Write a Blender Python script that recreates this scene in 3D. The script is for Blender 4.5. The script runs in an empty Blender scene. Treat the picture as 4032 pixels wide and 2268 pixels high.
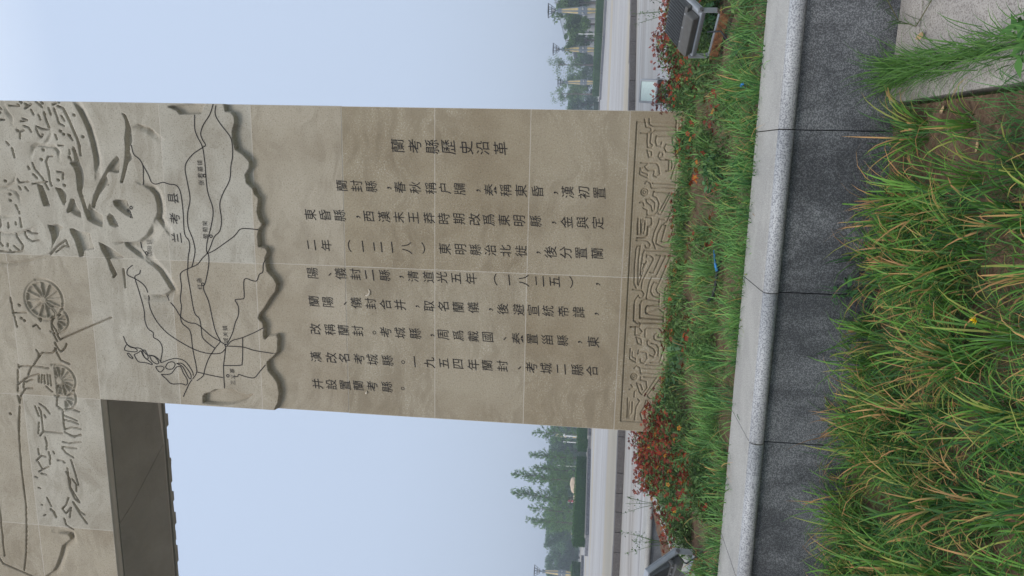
import bpy, bmesh, math, random
import numpy as np
from mathutils import Vector, Matrix
rng = np.random.default_rng(7); random.seed(7)
SC = bpy.context.scene; COL = SC.collection
R = math.radians
# ------------------------------------------------------------------ camera (a phone held sideways: the picture's left is up)
CAM = Vector((1.4404, -8.1678, 1.6))
RIGHT = Vector((0.9808028, 0.1904018, 0.0421072)); UP = Vector((-0.0210118, -0.1114851, 0.9935439)); FWD = Vector((-0.1938669, 0.9753554, 0.1053442))
cd = bpy.data.cameras.new('camera'); cam = bpy.data.objects.new('camera', cd); COL.objects.link(cam)
mw = Matrix.Identity(4)
for i, v in enumerate((-UP, RIGHT, -FWD)):
    for j in range(3): mw[j][i] = v[j]
mw.translation = CAM; cam.matrix_world = mw
cd.sensor_fit = 'HORIZONTAL'; cd.sensor_width = 36; cd.lens = 24.555; cd.clip_start = 0.05; cd.clip_end = 3000
SC.camera = cam
# ------------------------------------------------------------------ sky, sun, exposure
SUN_EL, SUN_AZ = R(46), R(200)        # azimuth clockwise from +Y
W = bpy.data.worlds.new('World'); SC.world = W; W.use_nodes = True
nt = W.node_tree; N = nt.nodes; L = nt.links; N.clear()
def nd(tree, t, **k):
    n = tree.nodes.new(t)
    for a, b in k.items():
        if a.startswith('i_'): n.inputs[a[2:].replace('_', ' ')].default_value = b
        else: setattr(n, a, b)
    return n
sky = nd(nt, 'ShaderNodeTexSky', sky_type='NISHITA', sun_disc=False, sun_elevation=SUN_EL, sun_rotation=SUN_AZ, air_density=1.0, dust_density=4.0, ozone_density=1.0)
bg1 = nd(nt, 'ShaderNodeBackground'); bg1.inputs['Strength'].default_value = 0.05
L.new(sky.outputs[0], bg1.inputs['Color'])
tc = nd(nt, 'ShaderNodeTexCoord'); sep = nd(nt, 'ShaderNodeSeparateXYZ'); L.new(tc.outputs['Generated'], sep.inputs[0])
rmp = nd(nt, 'ShaderNodeValToRGB'); L.new(sep.outputs['Z'], rmp.inputs[0])
e = rmp.color_ramp.elements; e[0].position = 0.0; e[0].color = (0.43, 0.505, 0.625, 1); e[1].position = 1.0; e[1].color = (1.0, 1.06, 1.14, 1)
for p, c in ((0.25, (0.49, 0.58, 0.73, 1)), (0.62, (0.52, 0.62, 0.79, 1)), (0.8, (0.85, 0.93, 1.05, 1))):
    k = rmp.color_ramp.elements.new(p); k.color = c
bg2 = nd(nt, 'ShaderNodeBackground'); bg2.inputs['Strength'].default_value = 1.0; L.new(rmp.outputs[0], bg2.inputs['Color'])
mx = nd(nt, 'ShaderNodeMixShader'); mx.inputs[0].default_value = 0.85; L.new(bg1.outputs[0], mx.inputs[1]); L.new(bg2.outputs[0], mx.inputs[2])
wo = nd(nt, 'ShaderNodeOutputWorld'); L.new(mx.outputs[0], wo.inputs[0])
sd = bpy.data.lights.new('sun', 'SUN'); sd.energy = 1.3; sd.angle = R(22); sd.color = (1.0, 0.97, 0.92)
sun = bpy.data.objects.new('sun', sd); COL.objects.link(sun)
sdir = Vector((math.sin(SUN_AZ) * math.cos(SUN_EL), math.cos(SUN_AZ) * math.cos(SUN_EL), math.sin(SUN_EL)))
sun.rotation_euler = sdir.to_track_quat('Z', 'Y').to_euler(); sun.location = (0, -20, 40)
SC.view_settings.view_transform = 'Standard'; SC.view_settings.look = 'None'; SC.view_settings.exposure = 0.38; SC.view_settings.gamma = 1.0; SC.view_settings.use_curve_mapping = False
# ------------------------------------------------------------------ materials
def mat(name, col=(0.5, 0.5, 0.5), rough=0.7, metal=0.0, spec=0.4):
    m = bpy.data.materials.new(name); m.use_nodes = True
    b = m.node_tree.nodes['Principled BSDF']
    b.inputs['Base Color'].default_value = (*col, 1); b.inputs['Roughness'].default_value = rough; b.inputs['Metallic'].default_value = metal; b.inputs['Specular IOR Level'].default_value = spec
    return m, m.node_tree, b
class T:                                   # small node-tree writer
    def __init__(s, t): s.t = t
    def co(s, kind='Object'): return s.t.nodes.new('ShaderNodeTexCoord').outputs[kind]
    def mapping(s, v, scale=(1, 1, 1), rot=(0, 0, 0), loc=(0, 0, 0)):
        n = s.t.nodes.new('ShaderNodeMapping'); n.inputs['Scale'].default_value = scale; n.inputs['Rotation'].default_value = rot; n.inputs['Location'].default_value = loc
        s.t.links.new(v, n.inputs[0]); return n.outputs[0]
    def noise(s, v, scale, detail=4, rough=0.6, dist=0.0, out='Fac'):
        n = s.t.nodes.new('ShaderNodeTexNoise'); n.inputs['Scale'].default_value = scale; n.inputs['Detail'].default_value = detail; n.inputs['Roughness'].default_value = rough; n.inputs['Distortion'].default_value = dist
        if v is not None: s.t.links.new(v, n.inputs['Vector'])
        return n.outputs[out]
    def voro(s, v, scale, feature='F1', out='Distance'):
        n = s.t.nodes.new('ShaderNodeTexVoronoi'); n.feature = feature; n.inputs['Scale'].default_value = scale; s.t.links.new(v, n.inputs['Vector']); return n.outputs[out]
    def wave(s, v, scale, dist, detail=2, dscale=1.0, direction='X', typ='BANDS'):
        n = s.t.nodes.new('ShaderNodeTexWave'); n.wave_type = typ
        if typ == 'BANDS': n.bands_direction = direction
        else: n.rings_direction = direction
        n.inputs['Scale'].default_value = scale; n.inputs['Distortion'].default_value = dist; n.inputs['Detail'].default_value = detail; n.inputs['Detail Scale'].default_value = dscale
        s.t.links.new(v, n.inputs['Vector']); return n.outputs['Fac']
    def ramp(s, f, stops):
        n = s.t.nodes.new('ShaderNodeValToRGB'); el = n.color_ramp.elements
        while len(el) < len(stops): el.new(0.5)
        for k, (p, c) in zip(el, stops): k.position = p; k.color = (*c, 1) if len(c) == 3 else c
        s.t.links.new(f, n.inputs[0]); return n.outputs[0]
    def fr(s, f, a, b):                     # smooth 0..1 between a and b
        n = s.t.nodes.new('ShaderNodeMapRange'); n.interpolation_type = 'SMOOTHSTEP'; n.inputs[1].default_value = a; n.inputs[2].default_value = b; s.t.links.new(f, n.inputs[0]); return n.outputs[0]
    def mix(s, f, a, b, mode='MIX'):
        n = s.t.nodes.new('ShaderNodeMix'); n.data_type = 'RGBA'; n.blend_type = mode
        for sock, v in ((n.inputs[0], f), (n.inputs[6], a), (n.inputs[7], b)):
            if hasattr(v, 'is_output'): s.t.links.new(v, sock)
            elif isinstance(v, (int, float)): sock.default_value = v
            else: sock.default_value = (*v, 1)
        return n.outputs[2]
    def math(s, op, a, b=0.0):
        n = s.t.nodes.new('ShaderNodeMath'); n.operation = op
        for sock, v in ((n.inputs[0], a), (n.inputs[1], b)):
            if hasattr(v, 'is_output'): s.t.links.new(v, sock)
            else: sock.default_value = v
        return n.outputs[0]
    def xyz(s, v):
        n = s.t.nodes.new('ShaderNodeSeparateXYZ'); s.t.links.new(v, n.inputs[0]); return n.outputs
    def comb(s, x, y, z=0.0):
        n = s.t.nodes.new('ShaderNodeCombineXYZ')
        for sock, v in zip(n.inputs, (x, y, z)):
            if hasattr(v, 'is_output'): s.t.links.new(v, sock)
            else: sock.default_value = v
        return n.outputs[0]
    def white(s, v):
        n = s.t.nodes.new('ShaderNodeTexWhiteNoise'); s.t.links.new(v, n.inputs['Vector']); return n.outputs['Value']
    def bump(s, h, b, strength=0.4, dist=0.01):
        n = s.t.nodes.new('ShaderNodeBump'); n.inputs['Strength'].default_value = strength; n.inputs['Distance'].default_value = dist
        s.t.links.new(h, n.inputs['Height']); s.t.links.new(n.outputs[0], b.inputs['Normal'])
    def link(s, a, b): s.t.links.new(a, b)

def stone_material(name, under=False):
    m, t, b = mat(name, rough=0.88, spec=0.25); q = T(t); o = q.co(); x, y, z = q.xyz(o)
    zz = q.math('DIVIDE', q.math('SUBTRACT', z, 1.189), 1.1178); xx = q.math('DIVIDE', x, 1.9)
    cell = q.comb(q.math('FLOOR', xx), q.math('FLOOR', zz), 0.0)
    rnd = q.white(cell)
    low = q.fr(z, 4.538, 4.546)               # the four lower courses are browner, the upper ones greyer
    cl = q.ramp(rnd, [(0, (0.350, 0.280, 0.185)), (0.5, (0.385, 0.318, 0.222)), (1, (0.420, 0.358, 0.265))])
    cu = q.ramp(rnd, [(0, (0.440, 0.368, 0.270)), (0.5, (0.500, 0.443, 0.355)), (1, (0.530, 0.490, 0.415))])
    base = q.mix(low, cl, cu)
    # swirled bedding in each panel: bands in rotated, shifted co-ordinates
    sh = q.comb(q.math('MULTIPLY', rnd, 17.0), q.math('MULTIPLY', rnd, 9.0), 0.0)
    pv = t.nodes.new('ShaderNodeVectorMath'); pv.operation = 'ADD'; q.link(q.comb(x, z, 0.0), pv.inputs[0]); q.link(sh, pv.inputs[1])
    big = q.noise(pv.outputs[0], 1.1, 3, 0.55, 0.6)
    warp = q.noise(pv.outputs[0], 0.8, 3, 0.5, 0.0, 'Color'); wv = t.nodes.new('ShaderNodeVectorMath'); wv.operation = 'MULTIPLY_ADD'; q.link(warp, wv.inputs[0]); wv.inputs[1].default_value = (1.6, 1.6, 0); q.link(pv.outputs[0], wv.inputs[2])
    bandv = q.noise(q.mapping(wv.outputs[0], (1.0, 4.5, 1.0), (0, 0, 0.5)), 1.5, 4, 0.6)
    grain = q.noise(o, 52.0, 4, 0.85)
    fine = q.noise(o, 40.0, 5, 0.8)
    swirl = q.math('MULTIPLY', q.fr(big, 0.38, 0.62), q.fr(bandv, 0.38, 0.64))
    spk = q.math('MULTIPLY', q.fr(grain, 0.50, 0.64), q.math('ADD', 0.30, q.math('MULTIPLY', swirl, q.math('ADD', 0.28, q.math('MULTIPLY', q.math('SUBTRACT', 1.0, low), 0.5)))))
    c = q.mix(spk, base, (0.60, 0.55, 0.455))
    c = q.mix(q.math('MULTIPLY', q.fr(q.noise(q.mapping(o, loc=(7, 3, 1)), 55.0, 4, 0.85), 0.47, 0.36), 0.60), c, (0.16, 0.128, 0.09))
    c = q.mix(q.math('MULTIPLY', q.fr(bandv, 0.58, 0.40), q.math('MULTIPLY', q.fr(big, 0.36, 0.60), 0.30)), c, (0.22, 0.175, 0.12))
    cloud = q.noise(o, 0.9, 4, 0.6)
    c = q.mix(q.fr(cloud, 0.38, 0.68), c, q.mix(1.0, c, (0.80, 0.77, 0.73), 'MULTIPLY'))
    pit = q.voro(o, 9.0)                     # rare dark pits
    pits = q.math('MULTIPLY', q.fr(pit, 0.055, 0.03), q.fr(q.noise(o, 3.1, 2), 0.5, 0.62))
    c = q.mix(q.math('MULTIPLY', pits, 0.8), c, (0.09, 0.08, 0.065))
    # pale mortar joints on the panel grid
    fz = q.math('ABSOLUTE', q.math('SUBTRACT', q.math('FRACT', q.math('ADD', zz, 0.5)), 0.5))
    fx = q.math('ABSOLUTE', q.math('SUBTRACT', q.math('FRACT', q.math('ADD', xx, 0.5)), 0.5))
    jw = q.math('ADD', 0.0024, q.math('MULTIPLY', q.noise(o, 2.0, 3), 0.0035))
    joint = q.math('MAXIMUM', q.math('LESS_THAN', fz, jw), q.math('LESS_THAN', fx, q.math('MULTIPLY', jw, 0.55)))
    c = q.mix(q.math('MULTIPLY', joint, 0.75), c, (0.58, 0.52, 0.44))
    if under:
        c = q.mix(0.85, c, q.ramp(q.noise(o, 1.6, 5, 0.65, 0.5), [(0.3, (0.19, 0.172, 0.13)), (0.7, (0.27, 0.245, 0.19))]))  # mottled darker brown laid over most of the stone colour
    q.link(c, b.inputs['Base Color'])
    q.bump(q.math('ADD', q.math('MULTIPLY', grain, 0.5), fine), b, 0.35, 0.012)
    return m
M = {}
M['stone'] = stone_material('sandstone'); M['stone_dark'] = stone_material('dark_sandstone', True)
def granite(name, pale, dark, amount, scale, rough=0.55, stain=0.0):
    m, t, b = mat(name, rough=rough, spec=0.4); q = T(t); o = q.co()
    g = q.noise(o, scale, 2, 0.6); h = q.noise(q.mapping(o, loc=(3, 5, 7)), scale * 0.55, 3, 0.7)
    c = q.mix(q.fr(g, amount + 0.08, amount - 0.02), pale, dark)
    c = q.mix(q.math('MULTIPLY', q.fr(h, 0.45, 0.7), 0.35), c, tuple(0.5 * (a + d) for a, d in zip(pale, dark)))
    if stain:
        s1 = q.noise(q.mapping(o, (2.2, 2.2, 1.1)), 1.1, 6, 0.7, 0.6)
        c = q.mix(q.math('MULTIPLY', q.fr(s1, 0.40, 0.62), stain), c, q.mix(1.0, c, (0.34, 0.34, 0.36), 'MULTIPLY'))
    q.link(c, b.inputs['Base Color']); q.bump(g, b, 0.12, 0.004)
    return m
M['coping_top'] = granite('grey_granite_sawn', (0.445, 0.43, 0.40), (0.33, 0.315, 0.29), 0.50, 130, 0.75, 0.22)
M['coping_nose'] = granite('grey_granite_polished', (0.44, 0.44, 0.44), (0.21, 0.21, 0.22), 0.45, 120, 0.5)
M['facing'] = granite('wet_dark_granite', (0.245, 0.25, 0.255), (0.085, 0.088, 0.092), 0.50, 170, 0.42, 0.78)
M['slab'] = granite('pale_granite_paver', (0.43, 0.39, 0.35), (0.23, 0.20, 0.18), 0.42, 130, 0.75, 0.25)
M['plinth'] = granite('brown_granite_kerb', (0.22, 0.195, 0.185), (0.10, 0.09, 0.085), 0.48, 80, 0.7)
M['planter'] = granite('blue_grey_granite', (0.25, 0.25, 0.27), (0.12, 0.12, 0.135), 0.5, 12, 0.7)
def plaza():
    m, t, b = mat('wood_grained_marble', rough=0.5, spec=0.35); q = T(t); o = q.co()
    ro = (0, 0, R(-13)); wr = q.noise(q.mapping(o, (0.3, 0.5, 1), ro), 0.5, 3, 0.5, 0.0, 'Color'); wv = t.nodes.new('ShaderNodeVectorMath'); wv.operation = 'MULTIPLY_ADD'; q.link(wr, wv.inputs[0]); wv.inputs[1].default_value = (0.0, 1.1, 0); q.link(q.mapping(o, (1, 1, 1), ro), wv.inputs[2])
    v = wv.outputs[0]; a = q.noise(q.mapping(v, (0.035, 0.55, 1)), 1.0, 5, 0.7); f = q.noise(q.mapping(v, (0.05, 2.2, 1)), 1.6, 5, 0.75); cl = q.noise(q.mapping(v, (0.03, 0.14, 1)), 1.0, 2, 0.5)
    c = q.ramp(a, [(0.30, (0.27, 0.235, 0.21)), (0.42, (0.375, 0.345, 0.315)), (0.55, (0.425, 0.405, 0.385)), (0.72, (0.375, 0.345, 0.325))])
    c = q.mix(q.math('MULTIPLY', q.fr(f, 0.53, 0.62), 0.85), c, (0.165, 0.13, 0.11))
    c = q.mix(q.math('MULTIPLY', q.fr(cl, 0.52, 0.62), q.math('ADD', 0.15, q.math('MULTIPLY', 0.6, q.fr(q.xyz(o)[2], 0.65, 0.7)))), c, (0.43, 0.345, 0.215))
    x, y, z = q.xyz(q.mapping(o, (1, 1, 1), ro)); jx = q.math('ABSOLUTE', q.math('SUBTRACT', q.math('FRACT', q.math('DIVIDE', x, 2.4)), 0.5)); jy = q.math('ABSOLUTE', q.math('SUBTRACT', q.math('FRACT', q.math('DIVIDE', y, 1.2)), 0.5))
    c = q.mix(q.math('MULTIPLY', q.math('MAXIMUM', q.math('LESS_THAN', jx, 0.003), q.math('LESS_THAN', jy, 0.006)), 0.35), c, (0.25, 0.22, 0.20))
    q.link(c, b.inputs['Base Color']); return m
M['plaza'] = plaza()
def soil():
    m, t, b = mat('brown_soil', rough=0.95, spec=0.1); q = T(t); o = q.co()
    n = q.noise(o, 9, 6, 0.7); k = q.noise(o, 60, 4, 0.7)
    c = q.ramp(q.math('ADD', q.math('MULTIPLY', n, 0.5), q.math('MULTIPLY', k, 0.5)), [(0.3, (0.065, 0.040, 0.026)), (0.5, (0.155, 0.098, 0.064)), (0.7, (0.27, 0.185, 0.125))])
    q.link(c, b.inputs['Base Color']); q.bump(k, b, 0.8, 0.02); return m
M['soil'] = soil()
def lawn():
    m, t, b = mat('far_lawn', rough=0.95, spec=0.1); q = T(t); o = q.co()
    c = q.ramp(q.noise(o, 0.6, 5, 0.7), [(0.3, (0.05, 0.075, 0.03)), (0.7, (0.10, 0.12, 0.05))]); q.link(c, b.inputs['Base Color']); return m
M['lawn'] = lawn()
def blade(name, rough=0.5, trans=0.35):
    m, t, b = mat(name, rough=rough, spec=0.3); q = T(t)
    a = t.nodes.new('ShaderNodeVertexColor'); a.layer_name = 'tint'
    q.link(a.outputs[0], b.inputs['Base Color'])
    tr = t.nodes.new('ShaderNodeBsdfTranslucent'); q.link(a.outputs[0], tr.inputs[0])
    ms = t.nodes.new('ShaderNodeMixShader'); ms.inputs[0].default_value = trans
    q.link(b.outputs[0], ms.inputs[1]); q.link(tr.outputs[0], ms.inputs[2]); q.link(ms.outputs[0], t.nodes['Material Output'].inputs[0])
    return m
M['blade'] = blade('grass_blade'); M['leaf'] = blade('leaf', 0.55, 0.3); M['petal'] = blade('petal', 0.6, 0.25)
def simple(key, name, col, rough=0.6, metal=0.0, var=0.15, scale=20):
    m, t, b = mat(name, col, rough, metal); q = T(t)
    n = q.noise(q.co(), scale, 4, 0.6)
    q.link(q.mix(q.fr(n, 0.3, 0.7), tuple(c * (1 - var) for c in col), tuple(min(1, c * (1 + var)) for c in col)), b.inputs['Base Color']); M[key] = m
simple('paint', 'engraved_dark_paint', (0.020, 0.014, 0.011), 0.8, 0, 0.4, 60)
simple('alu', 'grey_powder_coat', (0.36, 0.38, 0.41), 0.45, 0.2, 0.06)
simple('fin', 'dark_grey_cast_metal', (0.105, 0.11, 0.115), 0.5, 0.3, 0.12)
simple('driver', 'brownish_grey_cover', (0.115, 0.112, 0.108), 0.5, 0.2, 0.1)
simple('steel', 'bracket_steel', (0.38, 0.39, 0.41), 0.4, 0.5, 0.08)
simple('lens', 'lamp_glass', (0.62, 0.74, 0.72), 0.12, 0.0, 0.05, 40)
simple('rubber', 'black_rubber', (0.012, 0.012, 0.013), 0.5, 0, 0.3)
simple('blue', 'blue_tape', (0.02, 0.20, 0.55), 0.5, 0, 0.2)
simple('bark', 'grey_bark', (0.14, 0.115, 0.09), 0.9, 0, 0.3, 8)
simple('post', 'blue_grey_post_paint', (0.20, 0.235, 0.27), 0.5, 0.2, 0.08, 4)
simple('panel', 'cream_yellow_lamp_panel', (0.62, 0.47, 0.20), 0.5, 0, 0.2, 2)
simple('black', 'black_metal', (0.03, 0.032, 0.036), 0.5, 0.3, 0.2)
simple('white', 'white_paint', (0.72, 0.72, 0.70), 0.5, 0, 0.05)
simple('column', 'pale_stone_column', (0.50, 0.49, 0.48), 0.7, 0, 0.08, 3)
simple('wall', 'grey_render_wall', (0.27, 0.275, 0.29), 0.7, 0, 0.08, 2)
simple('roof', 'grey_metal_fascia', (0.42, 0.44, 0.45), 0.45, 0.3, 0.06, 1)
simple('glass', 'blue_grey_window_glass', (0.10, 0.135, 0.19), 0.15, 0, 0.3, 1)
simple('teal', 'teal_door', (0.07, 0.19, 0.24), 0.4, 0, 0.1, 1)
simple('stonebeige', 'beige_boulder', (0.52, 0.41, 0.30), 0.85, 0, 0.18, 3)
simple('mud', 'dried_mud', (0.60, 0.52, 0.42), 0.95, 0, 0.15, 60)
simple('dry', 'dry_leaf', (0.42, 0.28, 0.15), 0.8, 0, 0.3, 40)
simple('red', 'red_cloth', (0.40, 0.05, 0.06), 0.8, 0, 0.2)
def rust():
    m, t, b = mat('rusty_iron', rough=0.85, metal=0.2); q = T(t); o = q.co()
    q.link(q.ramp(q.noise(o, 22, 5, 0.7), [(0.3, (0.055, 0.022, 0.012)), (0.5, (0.20, 0.085, 0.035)), (0.7, (0.34, 0.17, 0.075))]), b.inputs['Base Color']); return m
M['rust'] = rust()

# ------------------------------------------------------------------ object helpers
def link_mesh(name, me, m, parent=None, loc=None):
    o = bpy.data.objects.new(name, me); COL.objects.link(o)
    if m is not None and not me.materials:
        for k in (m if isinstance(m, (list, tuple)) else [m]): me.materials.append(k)
    if parent: o.parent = parent
    if loc is not None: o.location = loc
    return o
def tag(o, label=None, cat=None, group=None, kind=None):
    if label: o['label'] = label
    if cat: o['category'] = cat
    if group: o['group'] = group
    if kind: o['kind'] = kind
    return o
def thing(name, loc, label, cat, rz=0.0, group=None):
    o = bpy.data.objects.new(name, None); COL.objects.link(o); o.empty_display_size = 0.2
    o.location = loc; o.rotation_euler = (0, 0, rz); return tag(o, label, cat, group)
def copy_tree(o, loc, rz=0.0, label=None, scale=None):
    r = o.copy(); COL.objects.link(r); r.location = loc; r.rotation_euler = (0, 0, rz)
    if scale: r.scale = (scale, scale, scale)
    if label: r['label'] = label
    for ch in o.children:
        c = ch.copy(); COL.objects.link(c); c.parent = r
        for g in ch.children:
            d = g.copy(); COL.objects.link(d); d.parent = c
    return r
class MB:                                  # mesh collector
    def __init__(s): s.v = []; s.f = []; s.smooth = []
    def add(s, vs, fs, smooth=False):
        b = len(s.v); s.v += [tuple(v) for v in vs]; s.f += [tuple(b + i for i in f) for f in fs]; s.smooth += [smooth] * len(fs); return s
    def box(s, x0, x1, y0, y1, z0, z1, mtx=None):
        vs = [(x, y, z) for z in (z0, z1) for y in (y0, y1) for x in (x0, x1)]
        if mtx is not None: vs = [mtx @ Vector(v) for v in vs]
        return s.add(vs, [(0, 2, 3, 1), (4, 5, 7, 6), (0, 1, 5, 4), (2, 6, 7, 3), (0, 4, 6, 2), (1, 3, 7, 5)])
    def loft(s, rings, cap=True, smooth=False):
        n = len(rings[0]); b = [v for r in rings for v in r]; fs = []
        for k in range(len(rings) - 1):
            for i in range(n):
                j = (i + 1) % n; fs.append((k * n + i, k * n + j, (k + 1) * n + j, (k + 1) * n + i))
        if cap: fs.append(tuple(range(n))[::-1]); fs.append(tuple((len(rings) - 1) * n + i for i in range(n)))
        return s.add(b, fs, smooth)
    def tube(s, pts, rad, n=8, smooth=True):
        rings = []; pts = [Vector(p) for p in pts]
        for i, p in enumerate(pts):
            d = (pts[min(i + 1, len(pts) - 1)] - pts[max(i - 1, 0)]).normalized()
            a = d.cross(Vector((0, 0, 1)) if abs(d.z) < 0.95 else Vector((1, 0, 0))).normalized(); c = d.cross(a)
            rr = rad[i] if isinstance(rad, (list, tuple)) else rad
            rings.append([p + (a * math.cos(t) + c * math.sin(t)) * rr for t in [2 * math.pi * k / n for k in range(n)]])
        return s.loft(rings, True, smooth)
    def build(s, name, m, parent=None, loc=None, bevel=0.0):
        me = bpy.data.meshes.new(name); me.from_pydata(s.v, [], s.f); me.polygons.foreach_set('use_smooth', s.smooth); me.update()
        if bevel:
            bm = bmesh.new(); bm.from_mesh(me); bmesh.ops.remove_doubles(bm, verts=bm.verts, dist=1e-5)
            es = [e for e in bm.edges if len(e.link_faces) == 2 and e.calc_face_angle(0) > 0.6]
            bmesh.ops.bevel(bm, geom=es, offset=bevel, segments=2, affect='EDGES', profile=0.6); bm.to_mesh(me); bm.free()
        return link_mesh(name, me, m, parent, loc)
def np_mesh(name, verts, quads, colors=None, smooth=False):
    me = bpy.data.meshes.new(name); nv, nf = len(verts), len(quads); k = quads.shape[1]
    me.vertices.add(nv); me.vertices.foreach_set('co', np.ascontiguousarray(verts, dtype=np.float32).ravel())
    me.loops.add(nf * k); me.loops.foreach_set('vertex_index', np.ascontiguousarray(quads, dtype=np.int32).ravel())
    me.polygons.add(nf); me.polygons.foreach_set('loop_start', np.arange(0, nf * k, k, dtype=np.int32)); me.polygons.foreach_set('loop_total', np.full(nf, k, dtype=np.int32))
    if smooth: me.polygons.foreach_set('use_smooth', np.ones(nf, dtype=bool))
    me.update(calc_edges=True); me.validate()
    if colors is not None:
        a = me.color_attributes.new('tint', 'FLOAT_COLOR', 'POINT'); c = np.ones((nv, 4), dtype=np.float32); c[:, :3] = colors; a.data.foreach_set('color', c.ravel())
    return me

# ------------------------------------------------------------------ ground, plaza, terraces
def sheet(name, pts, z, m, label=None):
    me = bpy.data.meshes.new(name); me.from_pydata([(x, y, z) for x, y in pts], [], [tuple(range(len(pts)))]); me.update()
    return tag(link_mesh(name, me, m), kind='structure')
sheet('ground', [(-900, -120), (900, -120), (900, 1800), (-900, 1800)], -0.06, M['lawn'])
STEP = [(-40, 5.2), (-20, 5.1), (-12, 5.5), (-7.4, 6.05), (-5.1, 6.45), (-2, 7.4), (0.5, 8.45), (2.57, 9.55), (5.1, 11.2), (9, 14.2), (16, 21), (30, 38)]
def plaza_block(name, pts, z0, z1, m):
    mb = MB(); n = len(pts); mb.loft([[(x, y, z0) for x, y in pts], [(x, y, z1) for x, y in pts]], True); return tag(mb.build(name, m), kind='structure')
# lower terrace (z 0.6), beginning just behind the flower bed; upper plaza one kerb higher
plaza_block('lower_plaza', [(-40, 1.13), (-3.22, 1.13), (-3.22, 1.30), (7.2, 1.30), (40, 1.30)] + [(x, y + 0.4) for x, y in STEP[::-1] if x < 40], 0.0, 0.60, M['plaza'])
far = [(30, 38), (42, 60), (40, 150), (-160, 150), (-160, 5.2)]
plaza_block('upper_plaza', [(x, y + 0.30) for x, y in STEP] + far[1:], 0.05, 0.748, M['plaza'])
# rounded nosing and dark riser on the left terrace edge
mb = MB(); mb.loft([[(x, 1.13 - 0.05 - 0.045 * math.sin(a), 0.564 + 0.04 * math.cos(a)) for a in [math.pi * k / 8 for k in range(9)]] + [(x, 1.6, 0.524), (x, 1.6, 0.606)] for x in (-40, -3.22)], True)
tag(mb.build('plaza_edge_stone', M['coping_top']), kind='structure')
mb = MB(); mb.box(-40, -3.26, 1.10, 1.126, -0.02, 0.522); tag(mb.build('terrace_riser', M['facing']), kind='structure')
sheet('side_path', [(-40, -12), (-2.0, -12), (-2.0, -4.0), (-3.6, 1.12), (-40, 1.12)], -0.035, M['plinth'])
# granite kerb blocks along the step of the plaza
kerb = thing('granite_kerb', (0, 8.4, 0.6), 'low curved step kerb of brown granite blocks crossing the pale plaza', 'kerb')
pl = [Vector((x, y, 0)) for x, y in STEP]; acc = 0.0
def along(poly, s):
    for a, b in zip(poly, poly[1:]):
        d = (b - a).length
        if s <= d: return a + (b - a) * (s / d), (b - a).normalized()
        s -= d
    return poly[-1], (poly[-1] - poly[-2]).normalized()
s = 24.0; k = 0
while s < 60:
    ln = random.choice((0.42, 0.45, 0.62, 0.8)); p, d = along(pl, s); q_, _ = along(pl, s + ln - 0.012); nrm = Vector((-d.y, d.x, 0))
    mb = MB(); a, b2 = p, q_; j = random.uniform(-0.006, 0.006)
    rg = [[v + nrm * (0.0 + j) + Vector((0, 0, 0.601)), v + nrm * 0.36 + Vector((0, 0, 0.601)), v + nrm * 0.36 + Vector((0, 0, 0.756 + j)), v + nrm * (0.0 + j) + Vector((0, 0, 0.756 + j))] for v in (a, b2)]
    mb.loft([[v - Vector((0, 8.4, 0.6)) for v in r] for r in rg]); mb.build('kerb_block', M['plinth'], kerb, bevel=0.008); s += ln
# foreground soil with the pavers beside it
def soil_mesh(name, x0, x1, y0, y1, f, step=0.06):
    xs = np.arange(x0, x1 + 1e-6, step); ys = np.arange(y0, y1 + 1e-6, step); X, Y = np.meshgrid(xs, ys); Z = f(X, Y)
    n, mm = len(xs), len(ys); i = np.arange(n * mm).reshape(mm, n); q_ = np.stack([i[:-1, :-1], i[:-1, 1:], i[1:, 1:], i[1:, :-1]], -1).reshape(-1, 4)
    return tag(link_mesh(name, np_mesh(name, np.stack([X, Y, Z], -1).reshape(-1, 3), q_, None, True), M['soil']), kind='structure')
def lump(X, Y, a): return a * (np.sin(X * 7.1 + 1.3 * np.sin(Y * 5.3)) * np.sin(Y * 6.3 + X * 2.1) + 0.5 * np.sin(X * 19 + Y * 7) * np.sin(Y * 23 - X * 5))
soil_mesh('soil', -3.4, 1.74, -9.5, -4.10, lambda X, Y: -0.01 + lump(X, Y, 0.014) + 0.03 * np.clip((X - 1.35) / 0.35, 0, 1))
def bed_z(X, Y): return 0.525 + 0.012 * np.clip(Y + 3.6, 0, 4) + lump(X, Y, 0.012)
soil_mesh('bed_soil', -3.3, 7.2, -3.58, 1.30, bed_z, 0.08)

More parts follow.
